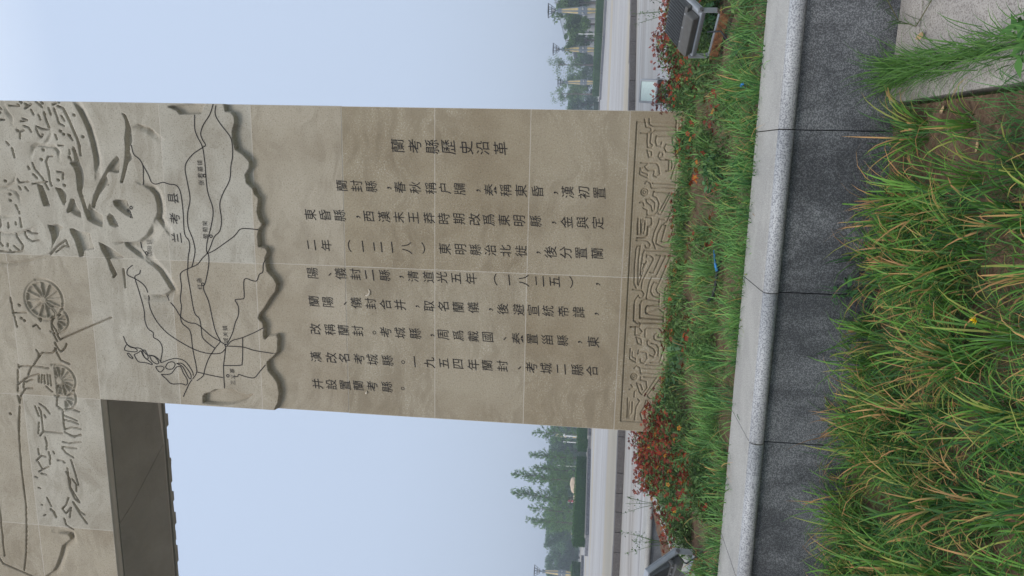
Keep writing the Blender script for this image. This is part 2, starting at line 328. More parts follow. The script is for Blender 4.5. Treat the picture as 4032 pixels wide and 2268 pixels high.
POCKETS=[(1789,7263,1702,7220,1600,7219,1482,7248,1365,7247,1246,7265,1126,7297,1005,7335,944,7354,936,7322,1036,7280,1157,7237,1199,7217,1225,7182,1262,7174,1321,7193,1388,7184,1455,7146,1543,7154,1609,7156,1688,7181,1760,7206),(1270,7364,1197,7444,1136,7499,1075,7537,998,7594,891,7662,845,7683,783,7722,706,7746,620,7771,617,7722,692,7698,785,7648,870,7573,917,7528,903,7497,955,7508,1023,7529,1064,7506,1074,7456,1060,7408,1061,7364,1155,7338,1236,7343),(1380,7939,1351,7909,1247,7883,1172,7863,1068,7829,932,7838,824,7874,687,7847,596,7824,689,7776,620,7771,525,7627,382,7644,421,7750,469,7837,579,7867,716,7902,838,7931,944,7936,1050,7933,1110,7951,1169,8003,1201,7933),(713,7474,738,7430,737,7291,613,7254,507,7222,542,7309,594,7386,653,7455),(511,7575,566,7529,529,7483,439,7434,396,7425,388,7472,412,7544),(355,8091,359,8049,320,7961,301,7829,99,7782,79,7919,-1,7944,-6,7995,91,8010,216,8039,293,8081),(196,7714,167,7642,109,7531,4,7383,-19,7585,-112,7544,-206,7502,-264,7550,-260,7575,-223,7563,-146,7597,-36,7620,87,7683),(572,8109,728,8034,732,7992,653,7975,562,7918,493,7917,521,7989,558,8052,549,8103),(392,8390,386,8340,404,8254,368,8182,319,8230,256,8253,207,8293,143,8334,13,8400,142,8351,252,8347,315,8365),(900,8473,886,8400,780,8362,620,8322,625,8413,717,8436),(868,8235,848,8137,788,8091,696,8096,640,8135,709,8169,800,8201),(1862,6676,1817,6554,1774,6518,1781,6244,1862,6215,1898,6182,1903,6344,1885,6595),(-1868,6475,-1775,6469,-1731,6441,-1704,6355,-1660,6285,-1645,6041,-1691,5977,-1707,5862,-1690,5761,-1779,5866,-1849,6036,-1879,6206)]
STEPS=[((1903,7883,1780,7807,1591,7729,1415,7691,1237,7668,1049,7679),70,55),((914,7064,871,6971,805,6912,700,6888,594,6889,516,6919,457,6875,379,6816),75,60),((461,6964,391,7003,304,7059,223,7165,209,7257,208,7364,154,7344,72,7236,-17,7111),110,45),((-20,7062,-156,6925,-310,6830,-388,6786,-448,6882,-452,7082),70,50),((1616,7156,1650,7049,1627,6940,1577,6864,1523,6793),-60,45),((281,9120,274,8863,320,8670,387,8543),-40,25),((-112,9172,-107,8963,-71,8735,-24,8558,21,8416,112,8303),-40,25),((-3908,8739,-3911,8554,-3986,8553,-4092,8685,-4248,8740,-4408,8813,-4510,8881,-4641,9066),70,45),((846,9045,866,8890,922,8798,1000,8763),-30,30),((843,8876,815,8778,754,8735,655,8705),-30,30),((636,9073,590,9045,542,9085),30,30),((511,9090,485,9007,503,8834),-30,30),((1861,8779,1766,8749,1708,8699,1634,8692),-40,35),((1234,8492,1340,8454,1363,8410,1350,8312,1345,8197,1301,8153,1211,8155),40,35),((1553,8231,1508,8228,1448,8276,1379,8350,1357,8345),35,30)]
GROOVES=[((1849,8083,1821,8013,1748,7980,1676,7948,1573,7910,1470,7872,1382,7849,1266,7845),18),((1826,8208,1745,8184),14),((1773,8271,1685,8257,1597,8226,1567,8238,1573,8319,1602,8398),16),((1819,8135,1717,8106,1644,8090,1615,8028),14),((1733,8047,1675,8013),14),((1872,8513,1851,8475,1814,8521,1866,8432),16),((1897,8363,1832,8289),14),((1866,8146,1885,8103),16),((1800,8440,1742,8414),14),((1743,8349,1684,8331),14),((1658,8598,1674,8505,1695,8568),14),((1606,8563,1585,8499,1534,8469),14),((1572,8402,1506,8377,1469,8348,1507,8319),14),((1456,8631,1531,8622,1554,8569),14),((1897,8857,1853,8887,1802,8836),14),((1847,8731,1842,8616),9),((1675,8869,1676,8819),18),((1644,8940,1585,8939),14),((1407,8820,1370,8792),14),((1333,8755,1221,8735),16),((1247,8225,1238,8284,1177,8316,1072,8295,950,8292,882,8275),14),((1158,8501,1083,8477,978,8389,835,8322),12),((1111,8565,1081,8552),16),((1021,8509,969,8457),14),((1510,8154,1451,8136),14),((1513,7982,1447,7932),14),((1327,7986,1274,7991),14),((1244,7994,1200,7975),12),((955,8727,909,8707,927,8587),10),((863,8722,825,8701),14),((857,8638,812,8601),14),((629,8793,575,8774),15),((552,8760,521,8756),14),((466,8754,349,8751),14),((434,9031,371,9031,315,9073),16),((398,8925,335,8933),14),((409,8821,378,8825),14),((275,9069,148,9077,101,9040),12),((259,8848,189,8805,112,8755,39,8781,18,8930,33,9153),12),((287,8725,209,8683,172,8620,191,8532),12),((107,8884,53,8822),14),((304,8689,275,8607,277,8539),10),((13,8400,121,8286,204,8158,118,8130,132,8183,48,8311),10),((1335,7944,1276,7909),14),((147,9103,90,9128),10),((136,8967,96,8972),10),((49,8943,18,8930),12),((1376,8128,1381,8062),9),((1059,8180,1046,8099,970,8115),10),((898,8532,934,8327),8),((-575,9023,-780,9005,-969,8976),11),((-780,9014,-771,8820),7),((-837,8645,-878,8632),10),((-950,8746,-922,8699,-978,8653),9),((-804,8476,-937,8483,-1036,8468,-1133,8427),12),((-1106,8380,-1012,8170,-892,7900,-777,7632),11),((-706,8482,-770,8438,-903,8479,-984,8427,-1050,8417,-1114,8381),12),((-1152,8464,-1218,8436,-1274,8390,-1212,8322,-1160,8299),15),((-1267,8740,-1316,8710,-1376,8726,-1474,8800),11),((-1367,8716,-1305,8665,-1297,8515,-1235,8455),9),((-1228,8472,-1302,8446,-1392,8403,-1437,8285),13),((-1486,9023,-1528,9020),14),((-1555,9041,-1728,9062),11),((-1512,9026,-1496,8891,-1496,8749,-1513,8592),9),((-1859,9079,-1763,9067,-1651,8910,-1598,8744),10),((-1920,9086,-2023,9072,-1917,9041,-1817,8966,-1802,8857),10),((-1501,8839,-1616,8897),9),((-1670,8957,-1802,8991),9),((-1607,8745,-1710,8757),11),((-1604,8700,-1717,8722),11),((-1611,8666,-1722,8670),11),((-1600,8620,-1737,8627),11),((-1606,8586,-1752,8585),11),((-1764,8657,-1837,8577),9),((-1721,8945,-1681,8842),9),((-1885,8511,-2025,8536,-2073,8470),11),((-2071,8425,-2064,8318,-2096,8215),12),((-2108,8456,-2274,8466,-2344,8455),10),((-2159,8444,-2196,8332,-2226,8265),11),((-2221,8451,-2239,8337,-2269,8251),11),((-2361,8457,-2322,8346,-2337,8223),11),((-2397,8461,-2443,8359,-2434,8233),11),((-2436,8394,-2458,8325,-2416,8231),11),((-2541,8504,-2555,8407,-2523,8243),11),((-2613,8521,-2617,8450,-2620,8315),11),((-2631,8523,-2699,8476,-2754,8375),12),((-2488,8759,-2575,8742,-2666,8761),10),((-2475,8829,-2409,8777,-2417,8499),7),((-2069,8799,-2137,8772,-2400,8776),11),((-2054,8852,-2192,8814),9),((-2015,8784,-2063,8709,-2146,8648),12),((-2280,8824,-2441,8853),11),((-2169,8731,-2203,8717),12),((-2665,8879,-2746,8880),11),((-2839,8927,-2761,8845,-2775,8783),10),((-2855,8902,-2960,8850),10),((-3000,8910,-2916,8754),12),((-3025,8876,-3038,8805),16),((-3078,8974,-3093,8939),13),((-2699,8729,-2770,8719,-2879,8732),12),((-2686,8664,-2720,8650),11),((-3240,8947,-3247,8920),14),((-3378,8835,-3503,8785),10),((-3550,8799,-3584,8757,-3665,8730),20),((-3492,8931,-3494,8913),11),((-3652,8913,-3640,8884),11),((-2793,8415,-2960,8379,-3157,8345),13),((-2914,8482,-3185,8475,-3413,8354),12),((-2970,8506,-3075,8463,-3221,8470),9),((-3072,8427,-3141,8380,-3250,8382),11),((-3203,8477,-3363,8422,-3413,8354),12),((-3420,8446,-3542,8368,-3592,8300),14),((-3412,8454,-3580,8372,-3720,8277),15),((-3526,8622,-3596,8575,-3497,8491,-3648,8526),11),((-3673,8611,-3765,8593,-3831,8490),14),((-3352,8512,-3466,8561,-3526,8622),8),((-2816,8616,-2811,8543,-2844,8510),10),((-3913,8573,-3955,8522),16),((-2069,9078,-2336,9129,-2783,9158,-3239,9168,-3515,9165,-3892,9202,-4276,9258,-4531,9318),13),((-2067,9078,-2466,9136),12),((-4125,9702,-4372,9678,-4454,9631,-4547,9377,-4639,9122),15),((-3141,9572,-3735,9576,-4335,9597),6),((-136,7412,-375,7409),9)]
DOTS=(1879,8283,1896,8062,1849,8602,1760,8863,1545,8653,1548,8076,1512,8039,1743,7879,1487,7789,1498,7967,1199,8371,1317,8333,923,8895,759,8853,681,8859,953,8175,891,8099,1229,7996,1917,8459,1886,8561,-849,8900,-877,8859,-676,8905,-2191,9229)
MAP_EDGE=(1908,5942,1826,5939,1817,5870,1768,5827,1682,5824,1581,5861,1494,5858,1379,5834,1337,5759,1280,5700,1237,5663,1164,5667,1075,5726,987,5715,922,5641,856,5621,813,5576,738,5580,648,5600,559,5581,485,5538,423,5588,346,5608,217,5606,205,5520,153,5488,74,5526,29,5521,-82,5510,-171,5427,-248,5390,-342,5411,-439,5487,-569,5574,-652,5642,-692,5653,-745,5599,-824,5586,-921,5599,-955,5585,-918,5542,-888,5427,-943,5406,-1121,5422,-1189,5482,-1259,5567,-1372,5556,-1450,5486,-1530,5440,-1661,5422,-1795,5444,-1873,5489)
ROADS=[(1899,6084,1777,6135,1661,6221,1559,6264,1487,6248,1422,6213,1388,6255,1317,6370,1219,6464,1130,6494,997,6480,773,6456,590,6501,423,6505,286,6459,148,6436,24,6461,-79,6496),(1774,6325,1616,6336,1515,6309,1400,6254,1210,6235,884,6226,661,6169,478,6196,262,6267,139,6286,78,6263,-50,6271,-256,6325,-344,6359,-507,6301,-729,6266,-888,6235,-1015,6177),(1885,6051,1778,6066,1665,6003,1537,5902,1451,5876,1305,5877,1173,5908,1011,5933,845,6030,709,6078,528,6066,390,6098,312,6175,171,6240,100,6285,43,6346,-37,6416,-79,6501,-134,6619,-191,6656,-332,6650,-492,6678,-588,6669,-725,6692,-813,6669,-906,6576,-1133,6559,-1378,6526,-1461,6531,-1539,6587),(422,5604,430,5746,418,5834,336,5910,240,6043,150,6177,100,6277),(1169,7038,1044,6973,955,6940,939,6877,963,6794,943,6716,930,6621,860,6578,740,6563,589,6558,344,6559,254,6509,161,6505,52,6532,-105,6551,-155,6558,-359,6537,-549,6518,-676,6493,-737,6440,-866,6424,-979,6415,-1056,6337,-1112,6258),(1403,7167,1293,7144,1235,7077,1162,7038,1042,7042,922,7061),(-141,7183,-189,7201,-215,7253,-255,7265,-436,7222,-643,7181,-805,7178,-901,7144,-947,7081,-1012,7078,-1058,7006,-1155,6971,-1322,7007,-1341,6995,-1299,6890,-1277,6787,-1311,6672,-1431,6588,-1497,6576),(-82,7283,-140,7354,-211,7361,-255,7265,-322,7162,-416,7112,-623,7096,-798,7018,-938,6895,-1044,6736,-1133,6559,-1175,6428,-1187,6296,-1170,6179,-1101,6108),(-454,6891,-592,6769,-733,6680,-793,6584,-811,6470,-941,6313,-1015,6186,-1065,6106),(-1023,6178,-1117,6258,-1253,6350,-1388,6409,-1489,6441,-1561,6533),(-1443,6517,-1475,6348,-1498,6174),(-1076,6110,-1208,6132,-1341,6156,-1473,6161,-1642,6161),(-1075,6082,-1077,5877,-1113,5731,-1142,5455),(-1059,6081,-999,6020,-955,5886,-879,5719,-812,5599),(-954,5878,-1179,5891,-1286,5905,-1320,5931,-1336,6156),(-1043,6088,-910,6015,-763,5965,-665,5919,-553,5913,-476,5949,-462,5924,-453,5858,-423,5828,-203,5815,-217,5701,-212,5652,-133,5616,-100,5570,-7,5559,48,5531),(-1478,6023,-1470,5973,-1444,5955,-1471,5849,-1474,5750,-1396,5680,-1275,5576),(-1182,7495,-1131,7461,-1145,7420,-1182,7329,-1215,7332,-1219,7409,-1207,7485,-1182,7495),(-1247,7463,-1245,7437,-1309,7387,-1295,7433,-1247,7463),(-1258,7370,-1347,7318,-1358,7217,-1378,7134,-1354,7140,-1284,7228,-1203,7272,-1221,7299,-1258,7370),(-1194,7254,-1192,7211,-1281,7176,-1307,7196,-1268,7235,-1194,7254),(-1263,7155,-1268,7090,-1340,7037,-1366,7065,-1328,7129,-1263,7155),(-1401,7084,-1393,6999,-1419,6970,-1472,7022,-1449,7063,-1401,7084),(-1401,6949,-1341,6910,-1326,6841,-1361,6814,-1421,6857,-1425,6925,-1401,6949),(-1505,7016,-1490,6888,-1410,6814,-1384,6778,-1390,6737,-1471,6709,-1552,6664,-1628,6678,-1615,6745,-1623,6881,-1568,6945,-1505,7016),(-1343,6792,-1347,6708,-1466,6616,-1540,6613,-1517,6645,-1412,6696,-1372,6727,-1343,6792),(-1017,7493,-1098,7467,-1161,7404,-1170,7269,-1249,7191,-1260,7090,-1330,7007),(-1548,6596,-1617,6644,-1791,6734),(612,7278,513,7254),(210,7191,130,7148,34,7090)]
RINGS=(1057,6249,321,6216,78,7090,641,7238,-289,6363,-1470,6106,-1065,6106)
FRIEZE=[(1811,1024,1725,1001,1720,949,1680,940,1656,980,1575,981,1505,971,1500,930,1530,914,1552,945,1657,939,1690,894,1696,669),(1817,972,1760,968,1738,932,1736,671,1788,669,1816,682),(1736,671,1639,661,1632,717,1629,879,1577,888,1525,873,1520,826,1561,817),(1639,659,1615,704,1534,693,1539,769,1498,784,1457,764,1453,693,1431,645,1349,640,1267,664,1160,686),(1823,608,1513,587,1466,613,1453,693),(1470,975,1460,927,1401,918,1395,953,1470,975),(1660,1062,1656,986),(1369,817,1403,848,1450,833,1451,798,1404,795,1392,818),(1369,805,1371,700,1313,684,1254,692,1241,750),(1370,758,1365,723,1254,722),(1328,1037,1327,861,1286,835,1204,818,1174,852,1191,888,1250,880,1242,950,1282,993,1319,954),(1270,1040,1199,1042,1165,957,1207,954,1223,1020,1258,1033,1270,1010),(1094,977,1124,955,1101,918,1048,903,1049,856,1061,774,1046,538),(1102,894,1093,565),(1007,871,959,880,942,838,872,804,775,816,738,849,738,933,796,936,818,985),(1007,871,996,617,985,587,670,702,639,736),(994,693,757,809,758,773,983,675),(915,955,880,941,845,891,785,876,798,853,882,852,928,908,915,949),(877,1024,890,989,843,974),(696,1032,513,1028,515,992,685,1001),(686,977,528,974,540,951,674,953),(711,943,713,883,628,872,602,919,505,919,473,953,470,1031),(693,728,697,793,655,797,544,838,446,856,351,814),(627,712,632,753,521,800,411,812,377,732,372,540),(627,712,437,753,426,568),(698,574,428,675),(688,514,492,596),(638,1037,510,1030),(640,991,516,988),(641,953,521,959),(643,878,609,880,595,913,514,913,480,932,467,1036),(441,1039,444,963,437,912,396,876,361,887,360,925,385,935),(383,985,373,1022,330,1037,121,1043,-72,1036,-128,1008),(374,989,210,1001,-78,993,-87,984,178,914),(160,930,36,974),(327,512,325,940,281,954,124,970,36,974),(278,802,276,625,258,641,-33,741,-131,777,-170,758,-173,732,-323,732),(248,910,274,907,271,869,242,834,216,832,-41,944,-129,948),(220,946,177,952,165,930,179,906,200,911),(267,751,73,819),(265,692,27,787),(71,866,67,823),(26,795,11,837,-55,863,-233,886,-250,877),(-51,769,-44,804,-98,830,-160,839,-211,807,-225,746),(181,619,137,629,51,624,16,609),(181,611,192,570,158,542,107,522,53,561,104,589,139,583),(-143,1050,-147,947,-190,914,-234,925,-236,967,-210,977),(-215,981,-274,1017,-408,1018,-524,1020,-531,960,-556,937,-584,944,-598,1051),(-270,735,-251,890,-279,939,-333,949,-485,949,-492,679),(-328,731,-330,868,-366,887,-419,884,-435,845,-447,707,-463,672,-579,669),(-542,924,-539,671),(-82,657,-126,676,-294,674,-328,638,-330,493),(-236,656,-246,499),(-284,657,-285,471),(-322,1024,-520,1020,-556,968,-548,938,-587,942,-595,966,-599,1053),(-319,957,-485,948,-491,678),(-548,932,-542,669,-408,671,-360,735,-430,877,-392,886,-341,876,-309,738),(-596,991,-693,992,-690,936,-650,908,-613,941),(-718,978,-735,921,-811,905,-795,955,-718,978),(-713,873,-623,878,-602,855,-595,720,-638,681,-703,683,-705,720,-679,715),(-586,666,-725,602,-759,637,-755,698,-739,761,-694,770,-661,741),(-749,822,-763,846,-814,837,-850,767,-900,739,-954,760,-930,805),(-786,795,-796,733,-846,705,-938,706),(-755,686,-856,649,-1015,682,-1027,793),(-878,938,-925,948,-897,912,-906,850,-984,833,-1038,867,-1027,911,-988,913),(-864,1038,-995,1038,-1031,967,-978,970,-967,1014,-902,1011),(-1110,981,-1076,952,-1093,914,-1171,897,-1156,854,-1165,562),(-1099,895,-1107,467),(-1056,841,-1059,544),(-1211,895,-1251,899,-1260,829,-1352,812,-1436,870,-1398,903,-1293,940,-1304,890,-1369,867),(-1209,857,-1206,584,-1233,595,-1562,737,-1671,768,-1816,696,-1766,763),(-1213,708,-1447,838),(-1217,658,-1445,806,-1483,766),(-1497,778,-1506,815,-1567,824,-1678,875,-1758,851,-1781,787),(-1575,736,-1565,787,-1675,825,-1781,787),(-1317,1008,-1349,981,-1378,1024),(-1468,962,-1401,959,-1386,935),(-1486,1037,-1742,1030),(-1539,1015,-1741,1011,-1671,976,-1536,977),(-1492,917,-1517,890,-1601,930,-1764,940),(-1375,524,-1554,624,-1691,654,-1769,611,-1779,548),(-1523,551,-1647,606,-1728,595,-1736,525),(-839,558,-1039,656),(-809,486,-1035,570)]
FRIEZE_RINGS=[(998,977,39),(998,977,17),(-1213,976,37),(-1213,976,16)]
TEXT=[('蘭考縣歷史沿革',(1460,3868,1459,3664,1459,3457,1458,3261,1457,3052,1457,2858,1456,2650)),('蘭封縣，春秋稱户牖，秦稱東昏，漢初置',(978,4559,978,4377,978,4196,977,3975,977,3848,977,3663,977,3473,977,3305,977,3129,976,2903,976,2764,976,2581,976,2402,976,2209,975,1994,975,1859,975,1674,975,1494)),('東昏縣，西漢末王莽時期改爲東明縣，金與定',(619,4963,620,4778,620,4594,621,4363,621,4230,622,4045,622,3864,623,3684,623,3495,624,3317,624,3133,625,2947,625,2777,626,2596,626,2412,627,2221,628,2003,628,1861,629,1675,629,1499)),('二年（一二一八）東明縣治北徙，後分置蘭',(249,4961,251,4774,253,4482,254,4314,255,4127,256,3950,257,3768,259,3565,260,3304,262,3109,263,2931,264,2753,265,2571,266,2386,268,2175,269,2036,270,1857,271,1675,272,1489)),('陽、儀封二縣，清道光五年（一八二五），',(-98,4960,-97,4739,-96,4604,-95,4417,-94,4238,-93,4047,-92,3837,-92,3695,-91,3506,-90,3340,-89,3163,-88,2980,-87,2683,-86,2518,-85,2341,-84,2152,-84,1974,-83,1778,-81,1461)),('蘭陽、儀封合并，取名蘭儀，後避宣統帝諱，',(-457,4956,-456,4776,-455,4555,-454,4416,-454,4232,-453,4045,-452,3860,-451,3640,-450,3495,-450,3318,-449,3136,-448,2951,-447,2733,-446,2591,-445,2400,-445,2222,-444,2044,-443,1859,-442,1677,-441,1460)),('改稱蘭封。考城縣，周爲戴國、秦置甾縣，東',(-812,4952,-811,4761,-810,4587,-810,4404,-809,4190,-809,4047,-808,3864,-807,3671,-807,3454,-806,3317,-805,3133,-805,2947,-804,2765,-803,2556,-803,2404,-802,2221,-802,2039,-801,1855,-800,1645,-800,1487)),('漢改名考城縣。一九五四年蘭封、考城二縣合',(-1176,4955,-1175,4756,-1174,4587,-1173,4396,-1173,4222,-1172,4027,-1171,3828,-1170,3680,-1169,3496,-1168,3310,-1167,3131,-1167,2944,-1166,2770,-1165,2581,-1164,2368,-1163,2224,-1162,2044,-1161,1858,-1160,1664,-1160,1489)),('并設置蘭考縣。',(-1532,4944,-1529,4766,-1527,4583,-1524,4411,-1522,4232,-1519,4038,-1516,3835))]
MAP_TEXT=[('兰考县',(287,6669,524,6675,774,6673),150),('张君墓镇',(972,6296,1053,6301,1134,6301,1208,6299),55),('葡萄架',(315,6287,399,6286,476,6285),55),('红庙',(-322,6407,-243,6411),55),('城关镇',(-1003,6106,-922,6106,-842,6106),55),('三义寨',(-1557,6041,-1479,6042,-1400,6044),55),('孟寨',(596,7309,680,7301),55),('堌阳镇',(64,7042,134,7038,220,7037),55)]
# ------------------------------------------------------------------ carved faces as real height fields
def pts_of(t): a = np.array(t, dtype=float).reshape(-1, 2) / 1000.0; return a
class Field:
    def __init__(s, x0, x1, z0, z1, d):
        s.d = d; s.xs = np.arange(x0, x1 + d * 0.5, d); s.zs = np.arange(z0, z1 + d * 0.5, d); s.X, s.Z = np.meshgrid(s.xs, s.zs); s.H = np.zeros_like(s.X)
    def win(s, p, pad):
        i0, i1 = np.searchsorted(s.xs, (p[:, 0].min() - pad, p[:, 0].max() + pad)); j0, j1 = np.searchsorted(s.zs, (p[:, 1].min() - pad, p[:, 1].max() + pad))
        return (slice(max(j0, 0), j1), slice(max(i0, 0), i1))
    @staticmethod
    def dist(p, X, Z, closed=False, side=False):
        D = np.full(X.shape, 1e9); S = np.zeros(X.shape)
        seg = list(zip(p[:-1], p[1:])) + ([(p[-1], p[0])] if closed else [])
        for a, b in seg:
            e = b - a; l2 = e @ e + 1e-12; t = np.clip(((X - a[0]) * e[0] + (Z - a[1]) * e[1]) / l2, 0, 1)
            dx = X - a[0] - t * e[0]; dz = Z - a[1] - t * e[1]; d = np.hypot(dx, dz)
            if side:
                w = d < D; S = np.where(w, np.sign(e[0] * dz - e[1] * dx), S)
            D = np.minimum(D, d)
        return (D, S) if side else D
    @staticmethod
    def inside(p, X, Z):
        r = np.zeros(X.shape, bool); q = np.roll(p, -1, 0)
        for a, b in zip(p, q):
            c = (a[1] > Z) != (b[1] > Z)
            with np.errstate(divide='ignore', invalid='ignore'): xi = (b[0] - a[0]) * (Z - a[1]) / (b[1] - a[1] + 1e-15) + a[0]
            r ^= c & (X < xi)
        return r
    def pocket(s, p, depth, edge=0.010):
        w = s.win(p, 0.02); X, Z = s.X[w], s.Z[w]
        if X.size == 0: return
        d = s.dist(p, X, Z, True); t = np.clip(d / edge, 0, 1) * s.inside(p, X, Z); s.H[w] -= depth * t * t * (3 - 2 * t)
    def groove(s, p, width, depth):
        w = s.win(p, width); X, Z = s.X[w], s.Z[w]
        if X.size == 0: return
        d = s.dist(p, X, Z); t = np.clip(1.25 - d / (width * 0.5), 0, 1); s.H[w] -= depth * t * t * (3 - 2 * t)
    def step(s, p, depth, length, sgn):
        w = s.win(p, length); X, Z = s.X[w], s.Z[w]
        if X.size == 0: return
        d, S = s.dist(p, X, Z, False, True); sd = d * S * sgn
        t = np.clip(1 - sd / length, 0, 1) ** 1.4 * np.clip(sd / 0.018 + 0.3, 0, 1)
        # fade at both ends of the cut
        e = np.minimum(np.hypot(X - p[0, 0], Z - p[0, 1]), np.hypot(X - p[-1, 0], Z - p[-1, 1])); s.H[w] -= depth * t * np.clip(e / 0.12, 0, 1)
    def mesh(s, name, keep, yback):
        ny, nx = s.X.shape; V = np.stack([s.X, -s.H, s.Z], -1).reshape(-1, 3)
        idx = np.arange(nx * ny).reshape(ny, nx); k = keep
        Q = np.stack([idx[:-1, :-1], idx[:-1, 1:], idx[1:, 1:], idx[1:, :-1]], -1)[k]
        # skirts along the outline
        Vb = V.copy(); Vb[:, 1] = yback; off = nx * ny; K = np.pad(k, 1); sk = []
        for dj, di, a, b in ((-1, 0, (0, 0), (0, 1)), (1, 0, (1, 1), (1, 0)), (0, -1, (1, 0), (0, 0)), (0, 1, (0, 1), (1, 1))):
            nb = K[1 + dj:K.shape[0] - 1 + dj, 1 + di:K.shape[1] - 1 + di]; J, I = np.nonzero(k & ~nb)
            va = idx[J + a[0], I + a[1]]; vb = idx[J + b[0], I + b[1]]; sk.append(np.stack([vb, va, va + off, vb + off], -1))
        A = np.concatenate([V, Vb]); F = np.concatenate([Q] + sk); used = np.unique(F); mp = np.full(len(A), -1); mp[used] = np.arange(len(used))
        return np_mesh(name, A[used], mp[F], None, True)
RISE = 0.070; DX = 0.0095; SP = 0.00118 * 1.23     # zoom px to metres for groove widths
Z_F = 1.189 + 3 * 1.1178
fld = Field(-6.0, 1.9, Z_F, 10.2, DX)
edge = pts_of(MAP_EDGE); poly = np.concatenate([[[2.2, edge[0, 1]]], edge, [[-2.2, edge[-1, 1]], [-7, edge[-1, 1]], [-7, 11], [2.2, 11]]])
dmap = Field.dist(poly, fld.X, fld.Z, True); ins = Field.inside(poly, fld.X, fld.Z); t_ = np.clip(dmap / 0.010, 0, 1); fld.H = RISE * ins * t_ * t_ * (3 - 2 * t_)
for p in POCKETS: fld.pocket(pts_of(p), 0.068)
for p, ln, d in STEPS: fld.step(pts_of(p), abs(d) / 700.0, abs(ln) * SP, 1 if ln > 0 else -1)
for p, wd in GROOVES: fld.groove(pts_of(p), max(wd * SP, 0.020), 0.052)
for c in pts_of(DOTS): fld.groove(np.array([c, c + 0.006]), 0.034, 0.05)
def wheel(cx, cz, r, n, a0, clip=None):
    w = (slice(None), slice(None)); X = fld.X - cx; Z = fld.Z - cz; rr = np.hypot(X, Z); an = np.arctan2(Z, X)
    rim = np.clip(1 - np.abs(rr - r) / 0.022, 0, 1); hub = np.clip((0.05 - rr) / 0.012, 0, 1)
    sp = np.abs(((an - a0) * n / (2 * math.pi)) % 1 - 0.5); sw = np.clip((0.5 - sp) * 2 * math.pi / n * rr / 0.018, 0, 1); sp_ = (1 - sw) * (rr < r)
    m = (rr < r + 0.03) if clip is None else (rr < r + 0.03) & clip(X, Z)
    up = np.maximum(np.maximum(rim, hub), sp_); dn = np.clip((r + 0.03 - rr) / 0.02, 0, 1)
    fld.H = np.where(m, fld.H - 0.034 * (1 - up) * dn, fld.H)
    sh = np.exp(-((rr - r - 0.03) / 0.012) ** 2) * (Z < 0.1); fld.H = np.where(np.abs(rr - r - 0.03) < 0.04, fld.H - 0.02 * sh, fld.H)
wheel(-0.587, 8.564, 0.245, 12, 0.1); wheel(-0.851, 8.42, 0.15, 10, 0.3, lambda X, Z: (Z < -0.03) & (X < 0.08)); wheel(-1.676, 8.46, 0.20, 14, 0.2, lambda X, Z: Z < 0.06); wheel(-1.914, 8.42, 0.145, 10, 0.0, lambda X, Z: (Z < 0.0) & (X < 0.06))
fld.H = np.maximum(fld.H, -0.012)
cx_ = 0.5 * (fld.xs[:-1] + fld.xs[1:]); cz_ = 0.5 * (fld.zs[:-1] + fld.zs[1:]); CX, CZ = np.meshgrid(cx_, cz_); keep = (CX > -1.9) | (CZ > 7.894)
gate = thing('stone_gate', (0, 0, 0), 'monumental carved sandstone gate pillar and overhead beam with engraved county history', 'monument')
link_mesh('carved_relief', fld.mesh('carved_relief', keep, 0.03), M['stone'], gate)
mb = MB()
mb.box(-1.9, 1.9, 0.0, 1.226, 1.189, Z_F); mb.box(-1.9, 1.9, 0.021, 1.226, Z_F, 12.0); mb.box(-1.9, 1.9, 0.071, 1.226, 0.0, 1.189)
mb.box(-6.0, -1.9, 0.021, 1.226, 7.90, 12.0); mb.box(-15, -6.0, -0.085, 1.226, 7.894, 12.0); mb.box(-6.0, 1.9, -0.085, 0.02, 10.2, 12.0); mb.box(-15, -11.2, 0.0, 1.226, 0.0, 7.894)
mb.build('masonry', M['stone'], gate)
# underside of the beam: two dark slabs with an open diagonal joint, and the ragged lower edge of the carving on the back face
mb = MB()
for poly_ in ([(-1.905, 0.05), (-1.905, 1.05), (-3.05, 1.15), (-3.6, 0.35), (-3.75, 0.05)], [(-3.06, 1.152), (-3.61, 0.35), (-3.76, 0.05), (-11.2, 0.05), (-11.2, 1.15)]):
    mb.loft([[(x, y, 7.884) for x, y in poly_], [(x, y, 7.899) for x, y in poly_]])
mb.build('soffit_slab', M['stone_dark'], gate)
mb = MB(); x = -1.9; prof = []
while x > -11.2:
    y = 1.226 + random.choice((0.03, 0.05, 0.035, 0.07, 0.06, 0.015)); ln = random.choice((0.06, 0.10, 0.16, 0.2, 0.28)); prof += [(x, y), (x - ln + 0.015, y + random.uniform(-0.006, 0.006))]; x -= ln
prof = [(-1.9, 1.20)] + prof + [(x, 1.20)]
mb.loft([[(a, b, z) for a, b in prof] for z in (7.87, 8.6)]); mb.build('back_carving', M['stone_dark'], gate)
# carved cloud and dragon frieze at the foot
fz = Field(-1.9, 1.9, 0.40, 1.186, 0.0065); fz.pocket(np.array([(-1.78, 1.105), (1.78, 1.105), (1.78, 0.635), (-1.78, 0.635)]), 0.014, 0.02)
fz.groove(np.array([(-1.78, 1.105), (1.78, 1.105), (1.78, 0.635), (-1.78, 0.635), (-1.78, 1.105)]), 0.022, 0.018)
for p in FRIEZE: fz.groove(pts_of(p), 0.0175, 0.018)
a_ = np.linspace(0, 2 * math.pi, 17)
for i in range(0, len(FRIEZE_RINGS)):
    cx, cz, r = FRIEZE_RINGS[i]; fz.groove(np.stack([cx / 1000 + r / 1000 * np.cos(a_), cz / 1000 + r / 1000 * np.sin(a_)], -1), 0.0165, 0.018)
link_mesh('frieze_panel', fz.mesh('frieze_panel', np.ones((fz.X.shape[0] - 1, fz.X.shape[1] - 1), bool), 0.075), M['stone'], gate)
